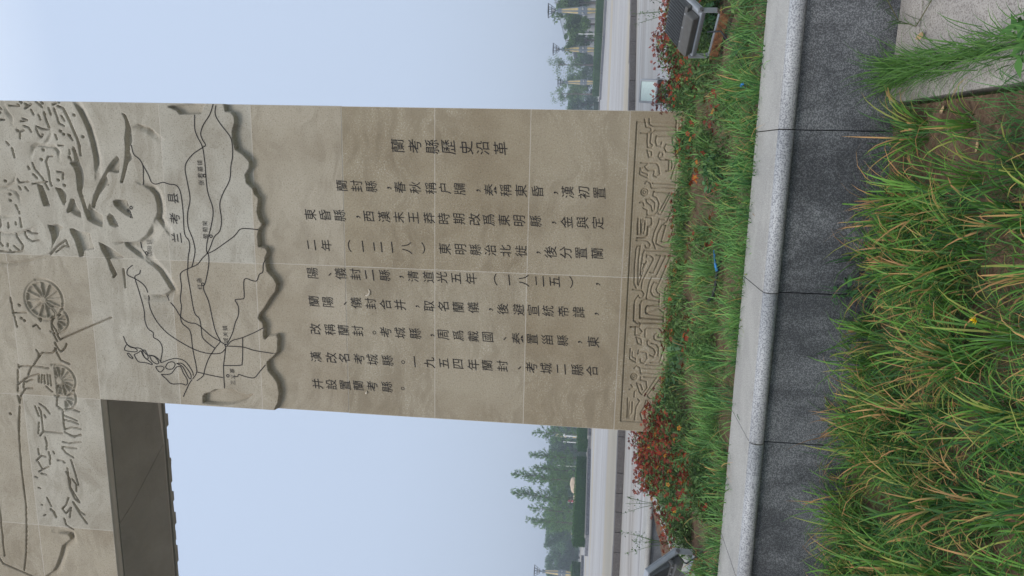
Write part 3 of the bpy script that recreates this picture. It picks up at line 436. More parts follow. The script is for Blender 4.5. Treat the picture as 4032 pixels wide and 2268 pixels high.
# engraved writing: glyph meshes of the built-in font, laid glyph by glyph on the face
_glyph = {}
def glyph(ch):
    if ch in _glyph: return _glyph[ch]
    c = bpy.data.curves.new('glyph', 'FONT'); c.body = ch; c.size = 1.0; c.resolution_u = 3; c.offset = -0.004
    o = bpy.data.objects.new('glyph', c); COL.objects.link(o); dg = bpy.context.evaluated_depsgraph_get()
    me = bpy.data.meshes.new_from_object(o.evaluated_get(dg)); v = np.array([x.co[:2] for x in me.vertices]).reshape(-1, 2); f = [tuple(p.vertices) for p in me.polygons]
    bpy.data.objects.remove(o); bpy.data.curves.remove(c); bpy.data.meshes.remove(me)
    lo, hi = v.min(0), v.max(0); v = v - (lo + hi) / 2
    if ch in '（）': v = np.stack([v[:, 1], -v[:, 0]], -1)
    _glyph[ch] = (v, f); return _glyph[ch]
def inscription(name, text, pos, size, yfun, shear=0.10):
    mb = MB()
    for ch, (x, z) in zip(text, pts_of(pos)):
        v, f = glyph(ch); sx = size * random.uniform(0.93, 1.02); sz = size * random.uniform(0.95, 1.05); w = random.uniform(-0.02, 0.03)
        if ch in '，、。': x -= 0.012
        u = v[:, 0]; t = v[:, 1]; bend = 0.06 * np.sin(u * 4.0 + 0.6) + w
        X = x + sx * (u + 0.04 * t); Z = z + sz * (t + (shear + bend * 0.3) * u)
        mb.add([(a, yfun - 0.004, b) for a, b in zip(X, Z)], f)
    return mb.build(name, M['paint'], gate)
for i, (s_, p) in enumerate(TEXT): inscription('engraved_lettering', s_, p, 0.178 if i == 0 else 0.153, 0.0)
def surf(x, z):                              # height of the carved face at a point
    i = int(np.clip(round((x - fld.xs[0]) / DX), 0, len(fld.xs) - 1)); j = int(np.clip(round((z - fld.zs[0]) / DX), 0, len(fld.zs) - 1)); return -float(fld.H[j, i])
for s_, p, h in MAP_TEXT:
    q_ = pts_of(p); inscription('place_name_lettering', s_, p, h / 1000.0 * (1.0 if h > 100 else 1.3), min(surf(x, z) for x, z in q_), 0.06)
def ribbon(mb, p, width):
    p = np.array(p)
    if len(p) > 2:                           # smooth the line
        q_ = []
        for i in range(len(p) - 1):
            a, b, c, d = p[max(i - 1, 0)], p[i], p[i + 1], p[min(i + 2, len(p) - 1)]
            for t in (0, 0.25, 0.5, 0.75): q_.append(0.5 * (2 * b + (c - a) * t + (2 * a - 5 * b + 4 * c - d) * t * t + (3 * b - a - 3 * c + d) * t ** 3))
        p = np.array(q_ + [p[-1]])
    n = np.gradient(p, axis=0); n /= np.linalg.norm(n, axis=1)[:, None] + 1e-9; n = np.stack([-n[:, 1], n[:, 0]], -1) * width / 2
    vs = []
    for a, b in zip(p, n):
        for s_ in (1, -1): x, z = a + s_ * b; vs.append((x, surf(x, z) - 0.003, z))
    mb.add(vs, [(2 * i, 2 * i + 1, 2 * i + 3, 2 * i + 2) for i in range(len(p) - 1)])
mb = MB()
for p in ROADS: ribbon(mb, pts_of(p), 0.0115)
mb.build('map_line', M['paint'], gate)
for x, z in pts_of(RINGS):
    mb = MB(); ribbon(mb, [(x + 0.017 * math.cos(a), z + 0.017 * math.sin(a)) for a in np.linspace(0, 2 * math.pi, 11)], 0.011); mb.build('town_mark', M['paint'], gate)
# a curved scrap of dried mud stuck to the face, and a fainter one lower left
for lab, x, z, r, a0, a1 in (('curved cream scrap of dried mud stuck beside the middle text column', -0.31, 4.283, 0.045, 150, 330), ('small pale mud smear below the last text column', -1.60, 4.325, 0.025, 190, 300)):
    mb = MB(); pp = [Vector((r * math.cos(R(a)), -0.004, r * math.sin(R(a)))) for a in np.linspace(a0, a1, 9)]; mb.tube(pp, [0.004, 0.009, 0.013, 0.012, 0.015, 0.012, 0.010, 0.007, 0.003], 6)
    tag(mb.build('mud_patch', M['mud'], None, (x, 0, z)), lab, 'mud patch')

# ------------------------------------------------------------------ planter wall: coping stones on dark facing slabs
planter = thing('planter_wall', (0, -4.1, 0), 'grey granite planter wall with bullnosed coping over wet dark facing slabs', 'wall')
JX = [-2.02, -1.13, -0.23, 0.677, 1.58, 2.49, 3.4, 4.3, 5.2, 6.1, 7.0]
for a, b in zip(JX, JX[1:]):
    a += 0.003; b -= 0.003; dy = random.uniform(-0.003, 0.003); dz = random.uniform(-0.0015, 0.0015)
    ys = [(-4.135 - 0.042 * math.sin(t), 0.556 + 0.042 * math.cos(t)) for t in [math.pi * k / 12 for k in range(13)]]
    sec = [(-3.612, 0.598), (-4.10, 0.598), (-4.128, 0.594)] + ys + [(-3.612, 0.514)]
    mb = MB(); mb.loft([[(x, y + dy + 4.1, z + dz) for y, z in sec] for x in (a, b)], True)
    o = mb.build('coping_stone', [M['coping_top'], M['coping_nose']], planter)
    for p in o.data.polygons:
        if p.center.y < -0.026: p.material_index = 1
        if 2 < p.index < 15: p.use_smooth = True
    mb = MB(); mb.box(a, b, -0.02 + dy * 0.5, 0.1, -0.3, 0.5125); mb.build('facing_slab', M['facing'], planter)
mb = MB(); mb.box(-2.0, 7.0, 0.02, 0.3, -0.3, 0.51); mb.build('core', M['facing'], planter)
# left return of the planter
side = thing('planter_return_wall', (-2.1, -3.9, 0), 'planter side wall with pale coping running back past the left of the pillar', 'wall')
A = Vector((-2.02, -4.18, 0)); B = Vector((-3.25, 1.10, 0)); d = (B - A).normalized(); nn = Vector((d.y, -d.x, 0)); ln = (B - A).length; org = Vector((-2.1, -3.9, 0))
for k in range(6):
    s0, s1 = ln * k / 6 + 0.003, ln * (k + 1) / 6 - 0.003
    for nm, w0, w1, z0, z1, mm in (('coping_stone', 0.0, 0.34, 0.515, 0.597, M['coping_top']), ('facing_slab', 0.05, 0.3, -0.2, 0.513, M['facing'])):
        mb = MB(); c = [A + d * s0 + nn * w0, A + d * s1 + nn * w0, A + d * s1 + nn * w1, A + d * s0 + nn * w1]
        mb.loft([[v - org + Vector((0, 0, z)) for v in c] for z in (z0, z1)]); mb.build(nm, mm, side, bevel=0.015 if nm == 'coping_stone' else 0)
# pavers of the kerb at the lower right
for lab, pts_ in (('narrow pale granite kerb strip beside the soil at the lower right', [(1.725, -6.6), (1.86, -6.6), (1.86, -4.122), (1.725, -4.122)]),
                  ('pale granite paver against the foot of the dark wall', [(1.885, -4.375), (3.6, -4.375), (3.6, -4.122), (1.885, -4.122)]),
                  ('large pale granite paver in the lower right corner', [(1.885, -5.22), (3.6, -5.235), (3.6, -4.385), (1.885, -4.385)]),
                  ('pale granite paver at the very edge nearest the camera', [(1.885, -6.6), (3.6, -6.6), (3.6, -5.247), (1.885, -5.232)])):
    mb = MB(); mb.loft([[(x, y, z) for x, y in pts_] for z in (-0.12, 0.04 + random.uniform(-0.004, 0.004))]); tag(mb.build('granite_paver', M['slab'], bevel=0.006), lab, 'paver', 'granite pavers at the lower right')

# ------------------------------------------------------------------ plants
def strips(root, length, width, az, el, droop, twist, c0, c1, tipat, c2, seg=5, fold=0.0):
    """arching blades: root N,3; returns verts, quads, colours (c0 at the foot, c1 along, c2 beyond tipat)"""
    n = len(root); V = np.zeros((n, seg + 1, 2, 3)); C = np.zeros((n, seg + 1, 2, 3)); p = root.copy(); st = length / seg
    for k in range(seg + 1):
        t = k / seg; w = width * (0.75 + 0.5 * t if t < 0.4 else 0.95 * (1 - ((t - 0.4) / 0.6) ** 1.8) + 0.04) * 0.5
        perp = np.stack([-np.sin(az + twist * t), np.cos(az + twist * t), np.zeros(n)], -1) * w[:, None]
        V[:, k, 0] = p - perp; V[:, k, 1] = p + perp
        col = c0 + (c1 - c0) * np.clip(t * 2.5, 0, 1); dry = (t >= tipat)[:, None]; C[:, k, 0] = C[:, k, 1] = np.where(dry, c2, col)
        e = el - droop * t * t; p = p + np.stack([np.cos(e) * np.cos(az), np.cos(e) * np.sin(az), np.sin(e)], -1) * st[:, None]
    i = np.arange(n * (seg + 1) * 2).reshape(n, seg + 1, 2); Q = np.stack([i[:, :-1, 0], i[:, :-1, 1], i[:, 1:, 1], i[:, 1:, 0]], -1).reshape(-1, 4)
    return V.reshape(-1, 3), Q, C.reshape(-1, 3)
def greens(n, lo, hi, mixk=None):
    k = rng.random((n, 1)) if mixk is None else mixk
    return np.array(lo) + (np.array(hi) - np.array(lo)) * k * rng.uniform(0.75, 1.15, (n, 1))
def grass(roots, zf, per, rad, ln, wd, lo, hi, dry, el=(50, 88), droop=(0.6, 2.0), lean=0.0):
    out = []
    for (x, y) in roots:
        n = int(per * rng.uniform(0.6, 1.3)); a = rng.uniform(0, 2 * np.pi, n); r = rad * np.sqrt(rng.random(n)); X = x + r * np.cos(a); Y = y + r * np.sin(a)
        az = a + rng.normal(0, 0.7, n); L_ = rng.uniform(*ln, n) * rng.uniform(0.7, 1.15); g = greens(n, lo, hi, np.clip(rng.random() + rng.normal(0, 0.25, (n, 1)), 0, 1))
        dk = rng.random(n) < dry * rng.choice([0.2, 1.0, 2.2]); c2 = np.where(dk[:, None], np.array([[0.46, 0.275, 0.11]]) * rng.uniform(0.7, 1.4, (n, 1)) * np.array([[1, rng.uniform(0.85, 1.1), 0.9]]), g * 1.05)
        yel = (rng.random((n, 1)) < dry * 0.4); g = np.where(yel, np.array([[0.33, 0.36, 0.08]]) * rng.uniform(0.7, 1.2, (n, 1)), g)
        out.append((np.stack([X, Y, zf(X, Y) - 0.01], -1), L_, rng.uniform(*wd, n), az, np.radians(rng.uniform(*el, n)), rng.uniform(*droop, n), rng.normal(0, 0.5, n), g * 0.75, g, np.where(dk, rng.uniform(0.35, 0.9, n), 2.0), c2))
    return [np.concatenate(c) for c in zip(*out)]
zs = lambda X, Y: -0.01 + lump(X, Y, 0.014) + 0.03 * np.clip((X - 1.35) / 0.35, 0, 1)
# the long yellowing grass in front of the wall
def scatter(n, x0, x1, y0, y1, ok):
    r = []
    while len(r) < n:
        p = (rng.uniform(x0, x1), rng.uniform(y0, y1))
        if ok(*p): r.append(p)
    return r
def fg_ok(x, y):
    if x > 1.66: return False
    bare = ((x - 1.52) / 0.26) ** 2 + ((y + 4.95) / 0.55) ** 2 < 1
    return (not bare) or rng.random() < 0.32
r1 = scatter(330, -1.5, 1.70, -6.9, -4.16, fg_ok)
a1 = grass(r1, zs, 34, 0.05, (0.16, 0.42), (0.005, 0.011), (0.026, 0.095, 0.022), (0.17, 0.37, 0.055), 0.30, (45, 88), (0.7, 2.7))
r2 = scatter(330, -1.5, 1.70, -6.9, -4.14, fg_ok)
a2 = grass(r2, zs, 55, 0.10, (0.10, 0.24), (0.002, 0.0045), (0.03, 0.10, 0.028), (0.10, 0.26, 0.065), 0.05, (25, 85), (0.4, 2.4))
n = 1500; X = rng.uniform(-1.5, 1.71, n); Y = rng.uniform(-6.9, -4.14, n); g = np.array([[0.24, 0.15, 0.075]]) * rng.uniform(0.4, 1.5, (n, 1)); one = np.ones(n)
a5 = [np.stack([X, Y, zs(X, Y) + 0.006 + 0.02 * rng.random(n)], -1), rng.uniform(0.03, 0.16, n), rng.uniform(0.002, 0.007, n), rng.uniform(0, 6.28, n), np.radians(rng.uniform(-4, 14, n)), rng.uniform(0, 0.5, n), rng.normal(0, 1, n), g, g, 2 * one, g]   # dead thatch
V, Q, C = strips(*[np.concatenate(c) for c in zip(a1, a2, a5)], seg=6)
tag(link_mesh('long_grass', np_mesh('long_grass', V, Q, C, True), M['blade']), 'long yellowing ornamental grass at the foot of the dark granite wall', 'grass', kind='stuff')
# grass through the flower bed
def bed_ok(x, y):
    if -1.95 < x < 1.95 and y > -0.10: return False
    if (x - 2.42) ** 2 + (y + 2.3) ** 2 < 0.13: return False
    e = -2.02 + (y + 4.18) * (-1.23 / 5.28) + 0.36
    if x < e: return False
    bare = math.sin(x * 2.9 + 1.0) * math.sin(y * 3.7 + x) > 0.30 and y < -0.9
    return (not bare) or rng.random() < 0.15
r3 = scatter(300, -2.9, 4.8, -3.56, 0.9, bed_ok) + scatter(110, -2.3, 3.4, -3.56, -2.2, bed_ok) + [(x, -3.57 + rng.uniform(0, 0.08)) for x in rng.uniform(-1.6, 3.2, 70)] + [(rng.uniform(-1.9, 1.9), rng.uniform(-0.7, -0.12)) for _ in range(45)]
a3 = grass(r3, bed_z, 32, 0.07, (0.10, 0.34), (0.004, 0.009), (0.045, 0.15, 0.042), (0.23, 0.45, 0.11), 0.08, (35, 86), (0.8, 2.5))
r4 = scatter(290, -2.9, 4.8, -3.5, 0.9, bed_ok)
a4 = grass(r4, bed_z, 45, 0.14, (0.07, 0.17), (0.003, 0.006), (0.06, 0.14, 0.04), (0.20, 0.31, 0.09), 0.15, (10, 80), (0.3, 1.8))
n = 3000; P_ = np.array(scatter(n, -2.9, 4.8, -3.56, 0.9, bed_ok)); g = np.array([[0.30, 0.20, 0.10]]) * rng.uniform(0.4, 1.4, (n, 1)); one = np.ones(n)
a6 = [np.stack([P_[:, 0], P_[:, 1], bed_z(P_[:, 0], P_[:, 1]) + 0.006 + 0.015 * rng.random(n)], -1), rng.uniform(0.03, 0.12, n), rng.uniform(0.002, 0.006, n), rng.uniform(0, 6.28, n), np.radians(rng.uniform(-4, 14, n)), rng.uniform(0, 0.5, n), rng.normal(0, 1, n), g, g, 2 * one, g]
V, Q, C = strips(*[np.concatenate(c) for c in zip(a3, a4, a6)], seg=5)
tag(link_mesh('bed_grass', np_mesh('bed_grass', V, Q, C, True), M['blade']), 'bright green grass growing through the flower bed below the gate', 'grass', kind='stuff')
# leaves and blossoms
def leaf_quads(cen, size, nrm_spread, lo, hi, aspect=0.55, up=0.5):
    n = len(cen); a = rng.uniform(0, 2 * np.pi, n); el = rng.normal(up, nrm_spread, n); s = size * rng.uniform(0.6, 1.3, n)
    d = np.stack([np.cos(a) * np.cos(el), np.sin(a) * np.cos(el), np.sin(el)], -1); h = np.stack([-np.sin(a), np.cos(a), rng.normal(0, 0.4, n)], -1); h /= np.linalg.norm(h, axis=1)[:, None]
    V = np.stack([cen - d * s[:, None] * 0.5, cen + h * (s * aspect * 0.5)[:, None], cen + d * s[:, None] * 0.5 + np.array([0, 0, -0.1]) * s[:, None], cen - h * (s * aspect * 0.5)[:, None]], 1)
    c = greens(n, lo, hi); return V.reshape(-1, 3), np.arange(n * 4).reshape(n, 4), np.repeat(c, 4, 0)
def flower_discs(cen, size, cols, heart):
    Vs, Qs, Cs = [], [], []; b = 0
    for p, s, c in zip(cen, size, cols):
        a0 = rng.uniform(0, 6.28); tilt = Matrix.Rotation(rng.normal(0, 0.5), 3, 'X') @ Matrix.Rotation(rng.normal(0, 0.5), 3, 'Y')
        for k in range(5):
            a = a0 + k * 1.2566; loc = [(0, 0, 0), (s * 0.36 * math.cos(a - 0.5), s * 0.36 * math.sin(a - 0.5), s * 0.10), (s * 0.52 * math.cos(a), s * 0.52 * math.sin(a), s * 0.06 + rng.uniform(-0.1, 0.1) * s), (s * 0.36 * math.cos(a + 0.5), s * 0.36 * math.sin(a + 0.5), s * 0.10)]
            Vs += [tuple(Vector(p) + tilt @ Vector(v)) for v in loc]; Qs.append((b, b + 1, b + 2, b + 3)); b += 4; Cs += [heart] + [tuple(c * rng.uniform(0.85, 1.15))] * 3
    return np.array(Vs), np.array(Qs), np.array(Cs)
def join(parts):
    V, Q, C = [], [], []; b = 0
    for v, q, c in parts: V.append(v); Q.append(q + b); C.append(c); b += len(v)
    return np.concatenate(V), np.concatenate(Q), np.concatenate(C)
REDS = np.array([[0.22, 0.008, 0.012], [0.30, 0.012, 0.012], [0.12, 0.005, 0.012], [0.40, 0.035, 0.010]]); ORANGE = np.array([[0.50, 0.10, 0.010], [0.60, 0.26, 0.012]])
def flower_variant(i, h, nfl, orange):
    n = 210; r = 0.16 * np.sqrt(rng.random(n)); a = rng.uniform(0, 6.28, n); z = h * rng.random(n) ** 0.7 * (1 - 0.5 * (r / 0.16) ** 2); cen = np.stack([r * np.cos(a), r * np.sin(a), z], -1)
    lv = leaf_quads(cen, 0.045, 0.5, (0.055, 0.12, 0.032), (0.18, 0.29, 0.08), 0.38)
    m = 14; st = strips(np.stack([rng.normal(0, 0.05, m), rng.normal(0, 0.05, m), np.zeros(m)], -1), np.full(m, h * 1.05), np.full(m, 0.003), rng.uniform(0, 6.28, m), np.radians(rng.uniform(60, 88, m)), rng.uniform(0, 0.5, m), np.zeros(m), greens(m, (0.05, 0.09, 0.03), (0.1, 0.15, 0.05)), greens(m, (0.05, 0.09, 0.03), (0.1, 0.15, 0.05)), np.full(m, 2.0), greens(m, (0.1, 0.1, 0.03), (0.1, 0.1, 0.05)), seg=3)
    fol = np_mesh('foliage', *join([lv, st])[:2], join([lv, st])[2])
    r = 0.15 * np.sqrt(rng.random(nfl)); a = rng.uniform(0, 6.28, nfl); cen = np.stack([r * np.cos(a), r * np.sin(a), h * rng.uniform(0.7, 1.12, nfl)], -1)
    cols = [ORANGE[rng.integers(2)] if rng.random() < orange else REDS[rng.choice(4, p=[0.35, 0.3, 0.22, 0.13])] for _ in range(nfl)]
    fv, fq, fc = flower_discs(cen, rng.uniform(0.030, 0.048, nfl), cols, (0.16, 0.05, 0.01)); return fol, np_mesh('blossoms', fv, fq, fc)
FV = [flower_variant(0, 0.21, 15, 0.05), flower_variant(1, 0.25, 20, 0.02), flower_variant(2, 0.17, 10, 0.12), flower_variant(3, 0.23, 22, 0.08), flower_variant(4, 0.16, 6, 0.15), flower_variant(5, 0.18, 6, 0.4)]
protos = []
def plant_flower(v, x, y, label, group, zf=1.0):
    if not protos:
        for fol, blo in FV:
            t = bpy.data.objects.new('wallflower_plant', None); f = bpy.data.objects.new('foliage', fol); b = bpy.data.objects.new('blossoms', blo)
            if not fol.materials: fol.materials.append(M['leaf'])
            if not blo.materials: blo.materials.append(M['petal'])
            f.parent = t; b.parent = t; protos.append((t, f, b))
    t, f, b = protos[v]; r = t.copy(); COL.objects.link(r); s_ = random.uniform(0.9, 1.3); r.location = (x, y, float(bed_z(np.array(x), np.array(y))) - 0.005); r.rotation_euler = (0, 0, random.uniform(0, 6.28)); r.scale = (s_, s_, s_ * zf * random.uniform(0.85, 1.15))
    for c in (f, b): k = c.copy(); COL.objects.link(k); k.parent = r
    tag(r, label, 'flower plant', group)
def edge_x(y): return -2.02 + (y + 4.18) * (-1.23 / 5.28) + 0.42
for _ in range(115):
    y = rng.uniform(-3.2, 1.0); x = rng.uniform(edge_x(y), -1.05 if y < -0.35 else -2.02)
    if y < -2.2 and x < -1.35: y += 1.6; x = max(x, edge_x(y))
    plant_flower(int(rng.choice(6, p=[0.2, 0.25, 0.15, 0.25, 0.1, 0.05])), x, y, 'low plant with dark red blossoms in the dense drift left of the pillar', 'red flowers left of the pillar')
for _ in range(125):
    y = rng.uniform(-1.75, 1.0); x = rng.uniform(2.02 if y > -0.3 else 1.95, 4.6)
    plant_flower(int(rng.choice(6, p=[0.2, 0.3, 0.15, 0.25, 0.06, 0.04])), x, y, 'low plant with dark red blossoms in the dense drift right of the pillar', 'red flowers right of the pillar')
for _ in range(34):
    x = rng.uniform(-1.35, 1.95); y = rng.uniform(-0.75, -0.14)
    plant_flower(int(rng.choice([2, 4, 4, 5])), x, y, 'small sparse plant with a few red blossoms below the carved frieze', 'sparse flowers below the frieze', 0.7)
for _ in range(22):
    x = rng.uniform(-1.3, 3.2); y = rng.uniform(-2.9, -0.9)
    plant_flower(int(rng.choice([4, 5, 2, 0])), x, y, 'stray small plant with red and orange blossoms in the grassy middle of the bed', 'stray flowers in the grass')
# single plants one can tell apart
def leafy(name, x, y, z, n, rad, h, size, lo, hi, label, cat, aspect=0.6, stems=6, blossoms=0):
    t = thing(name, (x, y, z), label, cat); r = rad * np.sqrt(rng.random(n)); a = rng.uniform(0, 6.28, n); zz = h * (0.25 + 0.75 * rng.random(n)) * (1 - 0.4 * (r / rad))
    p = leaf_quads(np.stack([r * np.cos(a), r * np.sin(a), zz], -1), size, 0.45, lo, hi, aspect, 0.2); link_mesh('foliage', np_mesh('foliage', *p), M['leaf'], t)
    m = stems; g = greens(m, lo, hi); s_ = strips(np.zeros((m, 3)), np.full(m, h * 1.1), np.full(m, 0.005), rng.uniform(0, 6.28, m), np.radians(rng.uniform(55, 85, m)), rng.uniform(0, 0.4, m), np.zeros(m), g, g, np.full(m, 2.0), g, seg=3)
    link_mesh('stem', np_mesh('stem', *s_), M['leaf'], t)
    if blossoms:
        c = np.stack([rng.normal(0, rad * 0.35, blossoms), rng.normal(0, rad * 0.35, blossoms), rng.uniform(0.9, 1.2, blossoms) * h], -1)
        link_mesh('blossoms', np_mesh('blossoms', *flower_discs(c, rng.uniform(0.045, 0.06, blossoms), [REDS[rng.choice([1, 3, 1])] for _ in range(blossoms)], (0.6, 0.3, 0.03))), M['petal'], t)
    return t
bz = lambda x, y: float(bed_z(np.array(x), np.array(y)))
leafy('weed', 1.30, -2.35, bz(1.3, -2.35), 130, 0.17, 0.20, 0.065, (0.05, 0.14, 0.045), (0.11, 0.26, 0.10), 'bright lobed leafy weed topped by four orange red blossoms in the bed', 'weed', 0.75, 8, 5)
leafy('weed', 1.55, -0.32, bz(1.5, -0.3), 90, 0.13, 0.22, 0.055, (0.05, 0.14, 0.045), (0.10, 0.24, 0.09), 'lobed leafy weed against the right end of the carved frieze', 'weed', 0.75)
for x, y, lab in ((-0.85, -1.0, 'broad leaved weed left of the frieze middle, among red blossoms'), (-1.25, -0.75, 'broad leaved weed below the left third of the frieze'), (-0.45, -1.35, 'broad leaved weed growing nearest the frieze centre in the grass')):
    leafy('weed', x, y, bz(x, y), 60, 0.16, 0.24, 0.075, (0.055, 0.125, 0.05), (0.11, 0.22, 0.09), lab, 'weed', 0.7)
leafy('weed', 2.62, -1.55, bz(2.6, -1.5), 110, 0.18, 0.16, 0.06, (0.05, 0.15, 0.05), (0.11, 0.27, 0.10), 'lobed leafy weed under the right near floodlight', 'weed', 0.75)
leafy('weed', 1.88, -5.45, 0.03, 70, 0.12, 0.16, 0.075, (0.05, 0.15, 0.03), (0.14, 0.30, 0.07), 'pointed leafy weed sprouting in the paver crack near the camera', 'weed', 0.35)
leafy('weed', 0.70, -4.20, 0.0, 26, 0.10, 0.30, 0.045, (0.04, 0.12, 0.04), (0.08, 0.20, 0.07), 'small round leaved weed climbing the dark granite wall', 'weed', 0.8)
# tall thin weed sprigs with sky behind them
def sprig(x, y, h, label, n=60):
    t = thing('weed_sprig', (x, y, bz(x, y)), label, 'weed'); V = []; cen = []
    mb = MB()
    for k in range(4):
        a = rng.uniform(0, 6.28); sp = rng.uniform(0.05, 0.18); p = [Vector((0, 0, 0)), Vector((sp * 0.3 * math.cos(a), sp * 0.3 * math.sin(a), h * 0.4)), Vector((sp * math.cos(a), sp * math.sin(a), h * rng.uniform(0.75, 1.05)))]
        mb.tube(p, [0.004, 0.003, 0.0015], 4)
        for i in range(n // 4):
            u = rng.uniform(0.35, 1.0); q_ = p[1].lerp(p[2], (u - 0.35) / 0.65); cen.append((q_.x + rng.normal(0, 0.022), q_.y + rng.normal(0, 0.022), q_.z))
    st = mb.build('stem', M['leaf'], t); at = st.data.color_attributes.new('tint', 'FLOAT_COLOR', 'POINT'); at.data.foreach_set('color', np.tile(np.array([0.09, 0.15, 0.05, 1.0], dtype=np.float32), len(st.data.vertices)))
    link_mesh('foliage', np_mesh('foliage', *leaf_quads(np.array(cen), 0.030, 0.6, (0.06, 0.12, 0.04), (0.13, 0.21, 0.08), 0.5)), M['leaf'], t)
sprig(3.05, 0.45, 0.62, 'tall thin weed sprig standing above the red flowers at far right', 110)
sprig(-2.95, 0.2, 0.50, 'wispy weed sprig overhanging the left planter coping')
sprig(-2.72, -1.1, 0.55, 'bushier weed sprig by the left floodlight and coping', 120)
# the grass tuft growing out of the paver crack
n = 780; s_ = rng.uniform(0, 1, n); root = np.stack([1.872 + rng.normal(0, 0.035, n), -4.16 - 1.45 * s_ ** 1.3, np.full(n, 0.03)], -1); g = greens(n, (0.045, 0.13, 0.025), (0.15, 0.30, 0.06))
V, Q, C = strips(root, rng.uniform(0.10, 0.27, n) * (1.25 - 0.55 * s_), rng.uniform(0.003, 0.006, n), rng.uniform(0.3, 4.4, n), np.radians(rng.uniform(30, 88, n)), rng.uniform(0.5, 2.0, n), rng.normal(0, 0.4, n), g * 0.8, g, np.full(n, 2.0), g)
tag(link_mesh('grass_tuft', np_mesh('grass_tuft', V, Q, C, True), M['blade']), 'bright green grass tuft growing along the crack between the pavers', 'grass tuft')
# creeping runner across the paver by the wall
t = thing('creeping_grass', (2.05, -4.2, 0.05), 'thin grass runner creeping over the paver at the foot of the wall', 'weed')
mb = MB(); pts_ = [Vector((0.20, -0.42, 0.0)), Vector((0.02, -0.2, 0.012)), Vector((0.08, 0.0, 0.02)), Vector((0.22, 0.02, 0.10))]; mb.tube(pts_, 0.0025, 4); st = mb.build('stem', M['leaf'], t)
st.data.color_attributes.new('tint', 'FLOAT_COLOR', 'POINT').data.foreach_set('color', np.tile(np.array([0.16, 0.15, 0.06, 1.0], dtype=np.float32), len(st.data.vertices)))
n = 60; u = rng.random(n); root = np.array([tuple(pts_[min(int(k * 3), 2)].lerp(pts_[min(int(k * 3), 2) + 1], k * 3 - min(int(k * 3), 2))) for k in u]); g = greens(n, (0.05, 0.11, 0.03), (0.11, 0.19, 0.06))
link_mesh('foliage', np_mesh('foliage', *strips(root, rng.uniform(0.05, 0.12, n), np.full(n, 0.004), rng.uniform(0, 6.28, n), np.radians(rng.uniform(10, 70, n)), rng.uniform(0.2, 1.2, n), np.zeros(n), g, g, np.full(n, 2.0), g, seg=3)), M['blade'], t)
# a dandelion in the long grass
t = thing('dandelion', (0.86, -5.50, 0.0), 'single yellow dandelion flower in the long grass near the bottom', 'flower')
mb = MB(); mb.tube([(0, 0, 0), (0.004, 0.0, 0.09), (0.0, 0.005, 0.17)], 0.002, 5); st = mb.build('stem', M['leaf'], t); st.data.color_attributes.new('tint', 'FLOAT_COLOR', 'POINT').data.foreach_set('color', np.tile(np.array([0.10, 0.18, 0.05, 1.0], dtype=np.float32), len(st.data.vertices)))
n = 36; z_ = np.zeros(n); g = np.tile(np.array([[0.85, 0.60, 0.02]]), (n, 1)); link_mesh('flower_head', np_mesh('flower_head', *strips(np.tile([[0, 0.005, 0.17]], (n, 1)).astype(float), rng.uniform(0.012, 0.024, n), np.full(n, 0.004), rng.uniform(0, 6.28, n), np.radians(rng.uniform(5, 80, n)), z_ + 0.3, z_, g, g, z_ + 2, g, seg=2)), M['petal'], t)

for x, y, a, lab in ((1.60, -5.33, 0.4, 'tan fallen leaf on the soil beside the paver edge'), (1.66, -4.72, 1.9, 'small dry fallen leaf on bare soil close to the dark wall'), (1.50, -5.02, 2.8, 'curled brown fallen leaf in the middle of the bare soil'), (2.02, -4.44, 5.0, 'dry fallen leaf lying on the joint between the pavers')):
    n = 9; V = []
    for k in range(n):
        u = -1 + 2 * k / (n - 1); w_ = 0.014 * (1 - u * u) ** 0.8 + 0.0008
        for s_ in (-1, 1): V.append((u * 0.032, s_ * w_, 0.010 * u * u + 0.006 * abs(s_) * (1 - u * u)))
        V.append((u * 0.032, 0, 0.010 * u * u))
    mb = MB(); mb.add(V, [f for k in range(n - 1) for f in ((3 * k, 3 * k + 3, 3 * k + 5, 3 * k + 2), (3 * k + 2, 3 * k + 5, 3 * k + 4, 3 * k + 1))]); zz_ = 0.048 if x > 1.73 else float(zs(np.array(x), np.array(y))) + 0.008
    tag(mb.build('fallen_leaf', M['dry'], None, (x, y, zz_)), lab, 'fallen leaf', 'dry fallen leaves').rotation_euler = (0.1, 0.15, a)

